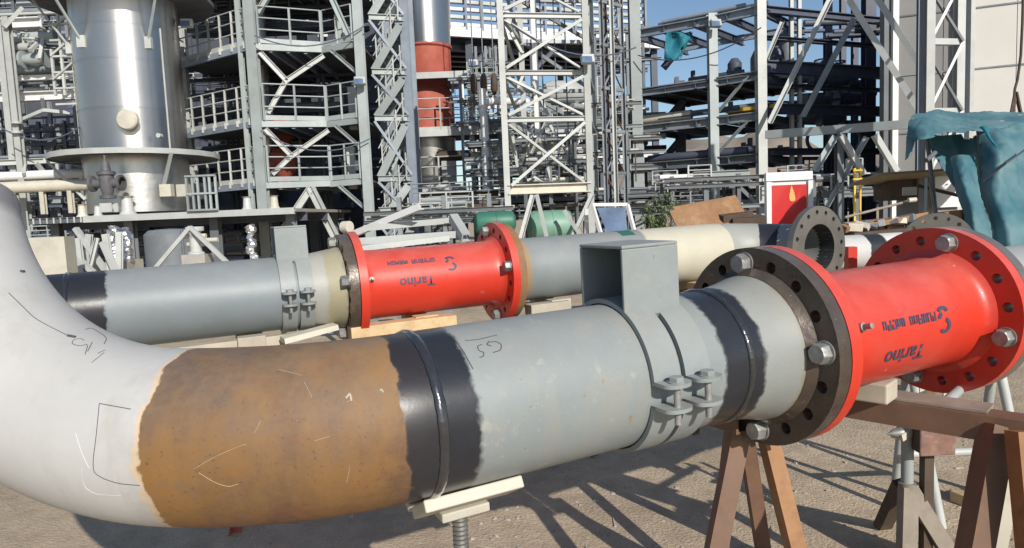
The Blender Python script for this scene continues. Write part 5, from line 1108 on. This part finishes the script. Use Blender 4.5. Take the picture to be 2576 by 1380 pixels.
# --- far racks and rails seen low between the columns
for x0, y0, x1, y1, Ya, Yb, n, sd, lb, mm in ((1640, 422, 1900, 540, 26, 32, 46, 31, 'far low rack of white pipes and rails seen through the open rack', ['white', 'steel_pale', 'steel', 'cream', 'steel_mid']),
    (1930, 425, 2230, 540, 27, 33, 46, 32, 'far cluttered pipe bank below the dark bay', ['steel_pale', 'steel_mid', 'cream', 'white', 'steel_dark'])):
    clutter('pipe_rack', lb, 'pipe rack', x0, y0, x1, y1, Ya, Yb, n, sd, mm, (.05, .2), [X1], .5, 5, 'steel_pale')
root = thing('white_pipe_loop', 'white pipe bending down to the ground beneath the open rack', 'pipe', (P(1755, 540, 22.5).x, 22.5, 0)); sweep('pipe', [P(1752, 425, 22.5), P(1752, 470, 22.5), P(1753, 505, 22.5), P(1758, 514, 22.5), P(1770, 516, 22.6), P(1900, 508, 23.2)], .09, 'white', root, 12)
bar(root, 'support', P(1800, 515, 22.8), Vector((P(1800, 515, 22.8).x, 22.8, 0)), .12, .12, 'steel_mid', 'I')
root = thing('yellow_frame', 'small yellow barrier frame below the dark bay', 'barrier', (P(2160, 450, 16).x, 16, 0))
for px in (2150, 2164): q = P(px, 450, 16); bar(root, 'upright', (q.x, 16, 0), (q.x, 16, zat(px, 424, 16)), .04, .04, 'yellow')
for py in (430, 452): bar(root, 'cross_bar', P(2146, py, 15.95), P(2169, py - 1, 15.95), .04, .04, 'yellow')

# --- panel clad building at the right
wc, wl, wr = P(2432, 300, 16.5), P(2224, 300, 17.0), P(2680, 300, 15.8)
root = thing('clad_building', 'tall beige and grey building with wide wall panels at right', 'building', (wc.x, wc.y, 0))
ctr = Vector((wr.x, 24, 0))
def panel_wall(a, b, z_edges, n, m):
    d = (b - a); d.z = 0; ln = d.length; d /= ln; nn = Vector((d.y, -d.x, 0))
    for i in range(n):
        for z0, z1 in zip(z_edges, z_edges[1:]):
            p0 = a + d * (ln * i / n + .006); p1 = a + d * (ln * (i + 1) / n - .006); c = (p0 + p1) / 2 - nn * .04
            boxm('wall_panel', (c.x, c.y, (z0 + z1) / 2), (p1 - p0).length, .08, z1 - z0 - .03, m, root, d, -nn, bevel=.006)
        for z in z_edges[1:-1]: c = a.lerp(b, (i + .5) / n) - nn * .02; boxm('seam_strip', (c.x, c.y, z), ln / n, .09, .035, 'steel_mid', root, d, -nn)
ze = [0, zat(2500, 470, 16), zat(2500, 318, 16), zat(2500, 163, 16), zat(2500, 5, 16), zat(2500, 5, 16) + 1.7]
panel_wall(wl + Vector((.25, -.02, 0)), wc, ze, 3, 'panel_grey'); panel_wall(wc, wr, ze, 2, 'panel_cream')
prism('core_wall', [(p_.x, p_.y + .3) for p_ in (wl + Vector((.3, 0, 0)), wc + Vector((.05, .1, 0)), wr)] + [(wr.x + 6, 26), (wl.x * 26 / 17 + 1.2, 26)], 0, ze[-1], 'panel_grey', root)
d = (wc - wl).normalized()
for px, Y, wd, m in ((2233, 16.95, .3, 'steel_mid'), (2247, 16.85, .14, 'white'), (2424, 16.55, .38, 'steel_blue'), (2437, 16.3, .10, 'steel_pale'), (2410, 16.5, .14, 'steel_blue')): q = P(px, 300, Y); bar(root, 'corner_column', (q.x, q.y, 0), (q.x, q.y, ze[-1]), wd, .2, m, 'box')
# lattice column in front of it
root = thing('lattice_column', 'pale lattice column standing in front of the clad building', 'mast', (P(2365, 300, 14).x, 14, 0))
lA, lB = P(2334, 280, 14), P(2410, 280, 14.2)
for p_, wd in ((lA, .17), (lB, .16)): bar(root, 'column', (p_.x, p_.y, 0), (p_.x, p_.y, 7.4), wd, wd, 'steel_pale', 'I')
bar(root, 'column', (lA.x - .13, lA.y + .1, 0), (lA.x - .13, lA.y + .1, 7.4), .08, .08, 'steel_blue', 'I')
zs = [zat(2370, y, 14) for y in (440, 280, 105, -60)]
for z0, z1 in zip(zs, zs[1:]):
    bar(root, 'girt', (lA.x, 14, z1), (lB.x, 14.15, z1), .12, .12, 'steel_pale', 'L')
    bar(root, 'brace', (lA.x, 13.98, z0), (lB.x, 14.1, z1), .06, .06, 'white', 'L'); bar(root, 'brace', (lB.x, 14.05, z0), (lA.x, 14.15, z1), .08, .08, 'steel_mid', 'L')
# hanging hose or rope at the right edge
root = thing('hoist_rope', 'dark hoist rope hanging in front of the cream wall at right edge', 'rope', P(2555, 280, 9)); sweep('rope', [P(2574, -20, 9), P(2572, 60, 9), P(2568, 140, 9), P(2560, 200, 9.05), P(2553, 225, 9), P(2550, 262, 9), P(2548, 280, 9)], .016, 'rust_dark', root, 8)
for px in (2545, 2568): bar(root, 'hook_strap', P(2556, 232, 9), P(px, 288, 9), .05, .02, 'rust_dark')

# --- teal net draped over plant at the right
q = P(2430, 560, 7); root = thing('net_cover', 'big teal shade net draped over a frame at the right edge', 'net', (q.x, 7.4, 0))
cloth('awning', [[(2300, 292, 8.0), (2345, 280, 8.3), (2420, 284, 8.4), (2500, 283, 8.5), (2660, 288, 8.6)], [(2284, 312, 7.7), (2330, 312, 7.5), (2410, 318, 7.5), (2480, 312, 7.6), (2660, 306, 7.8)], [(2284, 352, 7.5), (2320, 352, 7.2), (2400, 336, 7.25), (2455, 334, 7.3), (2520, 330, 7.5)]], 'teal_net', root, 70, 30, .03, 3.2, 1)
cloth('hanging_flap', [[(2284, 330, 7.6), (2296, 334, 7.5), (2306, 340, 7.45)], [(2280, 370, 7.6), (2292, 366, 7.45), (2300, 362, 7.4)], [(2278, 404, 7.5), (2284, 398, 7.4), (2292, 392, 7.4)]], 'teal_net', root, 8, 10, .02, 5, 2)
cloth('main_drape', [[(2462, 322, 7.5), (2510, 322, 7.4), (2570, 312, 7.5), (2680, 305, 7.6)], [(2470, 400, 7.2), (2520, 390, 7.0), (2580, 380, 7.15), (2680, 375, 7.2)], [(2468, 460, 7.1), (2515, 470, 6.85), (2580, 470, 7.0), (2680, 470, 7.0)], [(2500, 590, 6.7), (2540, 600, 6.5), (2590, 600, 6.55), (2700, 600, 6.5)], [(2510, 700, 6.5), (2550, 720, 6.4), (2600, 720, 6.4), (2700, 720, 6.4)]], 'teal_net', root, 64, 70, .035, 2.4, 3)
cloth('edge_fold', [[(2462, 318, 7.25), (2474, 316, 7.2), (2486, 322, 7.25)], [(2478, 340, 7.1), (2490, 345, 7.05), (2498, 350, 7.1)], [(2500, 368, 7.0), (2508, 372, 6.98), (2512, 378, 7.0)]], 'teal_cloth', root, 8, 12, .02, 6, 4)
cloth('leaning_strip', [[(2392, 398, 7.25), (2422, 392, 7.15), (2452, 396, 7.25)], [(2396, 432, 7.1), (2425, 436, 6.95), (2450, 430, 7.1)], [(2402, 470, 7.0), (2430, 478, 6.82), (2456, 466, 7.0)], [(2424, 540, 6.8), (2455, 556, 6.6), (2488, 545, 6.75)], [(2452, 640, 6.6), (2486, 655, 6.45), (2520, 640, 6.6)]], 'teal_net', root, 40, 60, .03, 3.0, 5)
cloth('back_sheet', [[(2332, 345, 7.75), (2400, 340, 7.9), (2500, 335, 8.0)], [(2352, 388, 7.7), (2415, 392, 7.85), (2500, 392, 7.9)], [(2385, 450, 7.6), (2440, 455, 7.75), (2510, 455, 7.8)], [(2430, 540, 7.4), (2470, 548, 7.5), (2520, 548, 7.6)], [(2470, 640, 7.2), (2500, 650, 7.3), (2540, 650, 7.4)]], 'teal_net', root, 36, 44, .04, 2.4, 6)
for a_, b_ in ((P(2300, 320, 7.65), P(2690, 312, 7.9)), (P(2462, 330, 7.6), P(2490, 700, 7.4)), (P(2330, 330, 7.9), P(2365, 640, 8.0)), (P(2352, 385, 7.3), P(2330, 405, 7.2))): bar(root, 'frame_pole', a_, b_, .05, .05, 'steel_mid', 'cyl')
sweep('tie_rope', [P(2590, 370, 6.95), P(2530, 412, 6.85), P(2472, 458, 7.0)], .012, 'steel_dark', root, 6)

# --- red sign cabinet
q = P(1984, 560, 9.2); root = thing('sign_panel', 'white framed red sign panel with a gold flame emblem', 'sign', (q.x, q.y, 0))
zt, zb = zat(1984, 434, 9.2), zat(1984, 600, 9.2); x0, x1 = P(1926, 500, 9.2).x, P(2041, 500, 9.2).x; xm = (x0 + x1) / 2
boxm('back_panel', (xm, 9.23, (zt + zb) / 2), x1 - x0 - .004, .06, zt - zb, 'white', root, bevel=.01)
fw_ = .068
for c_, sx_, sz_ in (((xm, zt - .055), x1 - x0 + .01, .115), ((x0 + fw_ / 2, (zt + zb) / 2 - .06), fw_, zt - zb - .125), ((x1 - fw_ / 2 + .01, (zt + zb) / 2 - .06), fw_, zt - zb - .125), ((xm, zb + .04), x1 - x0, .075)): boxm('frame', (c_[0], 9.18, c_[1]), sx_, .035, sz_, 'white', root, bevel=.004)
boxm('red_face', (xm, 9.192, (zt + zb) / 2 - .06), x1 - x0 - 2 * fw_ - .006, .012, zt - zb - .22, 'red_sign', root)
cx_, cz_ = P(1992, 490, 9.18).x, zat(1992, 490, 9.18); fl_ = [(0, .125), (.012, .08), (.03, .035), (.043, -.02), (.05, -.065), (.035, -.09), (.01, -.095), (-.02, -.085), (-.033, -.05), (-.03, .0), (-.022, .04), (-.015, .085)]
faces('emblem', [(cx_ + x, 9.183, cz_ + z) for x, z in fl_] + [(cx_ + x, 9.189, cz_ + z) for x, z in fl_], [tuple(range(12)), tuple(range(12, 24))[::-1]] + [(i, (i + 1) % 12, 12 + (i + 1) % 12, 12 + i) for i in range(12)], 'gold', root)
for x in (x0 + .06, x1 - .06): bar(root, 'leg', (x, 9.23, 0), (x, 9.23, zb), .06, .06, 'white')
# --- white A-frame board
root = thing('frame_board', 'white trapezoid frame with bluish glass panel behind the grey pipe', 'frame', (P(1540, 600, 9.5).x, 9.5, 0))
fr = [P(1490, 516, 9.5), P(1578, 515, 9.5), P(1600, 600, 9.4), P(1516, 604, 9.4)]
for a_, b_ in ((fr[0], fr[1]), (fr[1], fr[2] + (fr[2] - fr[1]) * .9), (fr[0], fr[3] + (fr[3] - fr[0]) * .9)): bar(root, 'frame_bar', a_, b_, .045, .045, 'white')
bar(root, 'prop', fr[0] + Vector((-.05, .3, -.05)), Vector((fr[0].x - .08, 10.1, 0)), .05, .05, 'white')
faces('panel', [fr[0].lerp(fr[1], .13) - Z1 * .04, fr[0].lerp(fr[1], .92) - Z1 * .04, fr[2] + Vector((-.1, 0, 0)), fr[3] + Vector((.1, 0, 0))], [(0, 1, 2, 3)], 'glass_blue', root)
# --- bush
mat('leaf', (0.085, 0.125, 0.042), .6, 0, .3, 9.0, rnd=.1); mat('leaf_light', (0.16, 0.20, 0.07), .6, 0, .3, 9.0, rnd=.1)
c = P(1672, 545, 12.5); root = thing('bush', 'leafy green bush beside the pale rack column', 'bush', (c.x, c.y, 0)); rg = random.Random(8)
for k, mm in enumerate(('leaf', 'leaf_light')):
    bm = bmesh.new()
    for i in range(2600 if k == 0 else 1400):
        while True:
            v = Vector((rg.uniform(-1, 1), rg.uniform(-1, 1), rg.uniform(-1, 1)))
            if v.length < 1 and noise.noise(v * 2.6) > -.15 * v.length: break
        h = zat(1668, 498, 12.5); q = Vector((c.x + v.x * .5, c.y + v.y * .5, h * .62 + v.z * h * .45)); s_ = rg.uniform(.016, .036); R3 = Matrix.Rotation(rg.uniform(0, 6.3), 3, 'Z') @ Matrix.Rotation(rg.uniform(-1.2, 1.2), 3, 'X')
        vv = [bm.verts.new(q + R3 @ Vector(t)) for t in ((-s_ * .5, 0, 0), (0, s_ * 1.1, .003), (s_ * .5, 0, 0), (0, -s_, .003))]; bm.faces.new(vv)
    put('crown' if k == 0 else 'young_leaves', bm, mm, root, False)
for k in range(7): t = k * .9; sweep('stem', [Vector((c.x + .05 * math.cos(t), c.y + .05 * math.sin(t), 0)), Vector((c.x + .16 * math.cos(t), c.y + .16 * math.sin(t), .7)), Vector((c.x + .3 * math.cos(t), c.y + .3 * math.sin(t), 1.45))], .014, 'rust_dark', root, 6)
# --- orange-brown plate pile
root = thing('plate_pile', 'orange-brown rusted plates and box lying behind the cream pipe', 'steel plates', (P(1790, 570, 8.5).x, 8.5, 0))
def slab(nm, c, sx_, sy_, sz_, m, rx, ry, rz): 
    R3 = Matrix.Rotation(rz, 3, 'Z') @ Matrix.Rotation(ry, 3, 'Y') @ Matrix.Rotation(rx, 3, 'X'); return boxm(nm, c, sx_, sy_, sz_, m, root, R3 @ X1, R3 @ Y1, bevel=.004)
slab('plate', P(1790, 543, 8.6), .85, .5, .02, 'rust_plate', R_(48), R_(-8), .1); slab('plate', P(1745, 556, 8.3), .5, .4, .02, 'rust_plate', R_(60), R_(-10), .25); slab('box', P(1840, 552, 8.7), .42, .35, .2, 'rust_dark', .2, R_(-6), .2); slab('box', P(1880, 575, 8.6), .4, .4, .3, 'rust_dark', .1, 0, -.2)
for px in (1745, 1830): q = P(px, 570, 8.6); bar(root, 'bearer', q, (q.x, q.y, 0), .15, .3, 'rust_dark')
# --- rusty gear behind the red flange
mat('cover_rust', (.30, .24, .155), .8, 0, .2, 6.0, (.2, .12, .06), .2, 5)
root = thing('rusty_machinery', 'rusty brown machine frame and beams under the teal net', 'machinery', (P(2280, 560, 7).x, 7.2, 0))
a, b = P(2130, 588, 6.8), P(2500, 545, 7.6); bar(root, 'main_beam', a, b, .1, .22, 'rust_plate', 'C')
for i in range(7): q = a.lerp(b, .1 + .13 * i); bar(root, 'stiffener', q - Z1 * .1 - Y1 * .03, q + Z1 * .1 - Y1 * .03, .02, .1, 'rust_dark'); bar(root, 'leg', q - Z1 * .1, (q.x, q.y + .05, 0), .07, .07, 'rust_dark', 'L')
bar(root, 'rail_tube', P(2125, 548, 7), P(2290, 506, 7.3), .028, .028, 'dusty_steel', 'cyl'); pipe(root, 'tube_end', P(2285, 505, 7.2), P(2304, 503, 7.2), .05, 'cream'); bar(root, 'rail_tube', P(2150, 575, 6.7), P(2330, 540, 7), .05, .05, 'rust_plate', 'L')
slab('cover_sheet', P(2285, 446, 8.6), 1.12, .8, .03, 'cover_rust', R_(-7), R_(-1), -.05)
boxm('dark_housing', P(2258, 480, 8.9), .42, .4, .26, 'rust_dark', root); boxm('grey_housing', P(2330, 495, 8.9), .5, .5, .55, 'panel_grey', root); boxm('nameplate', P(2288, 482, 8.3), .17, .02, .1, 'cream', root)
bar(root, 'strut', P(2330, 450, 8), P(2326, 600, 7.6), .03, .03, 'cream'); bar(root, 'strut', P(2340, 460, 8), P(2352, 545, 7.8), .025, .025, 'timber_pale'); bar(root, 'strut', P(2310, 468, 8.4), P(2440, 500, 8.2), .04, .04, 'rust_dark', 'L')
boxm('white_panel', P(2385, 480, 8.6), .34, .02, .42, 'white', root)
for i in range(9):
    q = P(2125 + i * 22, 575 - i * 3, 6.6 + .05 * i); slab('scrap', q, random.uniform(.05, .2), .08, random.uniform(.02, .09), random.choice(['rust_dark', 'cream', 'steel_mid', 'rust_plate']), random.uniform(-.5, .5), random.uniform(-.4, .4), random.uniform(-1, 1))
bar(root, 'scrap_shelf', P(2110, 590, 6.75), P(2340, 570, 7.1), .4, .03, 'rust_dark')
q = P(2140, 645, 5.3); o = boxm('red_post', (q.x, q.y, .62), .07, .07, 1.24, 'red', None); tag(o, 'short red post beside the open drilled flange', 'post')

# ================================================================== FINE PLANT DETAIL
for x0, y0, x1, y1, Ya, Yb, n, sd, lb, mm in (
    (950, 490, 1290, 570, 16, 19, 26, 51, 'low tangle of pale small pipes behind the steel stack', ['steel_pale', 'steel_mid', 'cream', 'steel', 'rust_dark']),
    (1290, 340, 1480, 470, 18.3, 19.4, 26, 52, 'thin pale pipes and cables inside the pale mast', ['white', 'steel_pale', 'steel_mid', 'cream']),
    (1480, 250, 1600, 500, 20, 21.5, 24, 53, 'narrow bundle of risers behind the slim lattice pole', ['steel_mid', 'steel_pale', 'rust_dark', 'steel']),
    (1140, 200, 1280, 340, 24, 26, 24, 54, 'small bore pipework around the spring hangers', ['steel_pale', 'steel_mid', 'white', 'steel_blue']),
    (1650, 440, 1900, 530, 18, 20, 22, 55, 'near low pipe rails under the open rack', ['steel_pale', 'steel', 'white', 'steel_mid']),
    (2020, 440, 2180, 530, 17, 19, 20, 56, 'low grey handrails and pipes below the pale beam', ['steel_pale', 'steel_mid', 'steel', 'rust_dark'])):
    clutter('pipe_bank', lb, 'pipes', x0, y0, x1, y1, Ya, Yb, n, sd, mm, (.04, .16), [X1, X1, AXR], .45, 3, 'steel_mid', lmin=.12)

rg = random.Random(99)
for k, (a_, b_, lb) in enumerate(((P(640, 90, 19.6), P(925, 60, 20), 'thin cable sagging across the upper tower platforms'), (P(655, 330, 19.6), P(930, 350, 19.9), 'thin cable sagging across the lower tower platforms'), (P(1285, 60, 16.8), P(1600, 120, 18), 'thin cable sagging from the pale mast to the slim pole'), (P(1605, 140, 21.8), P(1915, 70, 19.6), 'thin cable sagging along the open rack'), (P(0, 320, 18.5), P(225, 300, 18.3), 'thin cable slung across the left pipe rack'))):
    pts = [a_.lerp(b_, t / 14) - Z1 * (.45 * 4 * (t / 14) * (1 - t / 14)) for t in range(15)]
    root = thing('cable', lb, 'cable', a_); sweep('strand', pts, .018, 'steel_dark', root, 6)
for px, py, Y, lb in ((470, 60, 19.5, 'floodlight on the upper left tower railing'), (905, 205, 19.8, 'floodlight on the right tower column'), (1478, 150, 17, 'floodlight on the right leg of the pale mast'), (1800, 60, 20.4, 'floodlight on the middle column of the open rack'), (1190, 160, 24, 'floodlight beside the silver and red vessel')):
    c = P(px, py, Y); root = thing('floodlight', lb, 'lamp', c); boxm('lamp_head', c, .32, .16, .22, 'steel_pale', root, (1, .2, 0), (-.2, 1, -.3), bevel=.02); boxm('lens', c + Vector((-.02, -.09, -.02)), .26, .01, .17, 'glass_blue', root, (1, .2, 0), (-.2, 1, -.3)); bar(root, 'arm', c, c + Vector((.0, .35, .12)), .04, .04, 'steel_mid')

# ------------------------------------------------------------------ groups of alike things
GROUPS = {'flanged_pipe': 'flanged pipes laid out on stands', 'red_spool': 'red flanged spools', 'pipe_clamp': 'box clamps on the pipes', 'pipe_trestle': 'trestles under the pipes', 'wrapped_valve': 'foil wrapped valves under the deck', 'spring_hanger': 'spring hangers beside the vessel', 'floodlight': 'floodlights on the steelwork', 'cable': 'cables slung between the towers', 'green_tank': 'green tanks under the mast', 'red_drum': 'red drums in the tower', 'pipe_bank': 'banks of small pipes', 'pipe_rack': 'pipe racks behind the yard', 'timber_block': 'timber blocks under the rear pipe line'}
for o in COL.objects:
    k = o.name.split('.')[0]
    if o.parent is None and k in GROUPS: o['group'] = GROUPS[k]
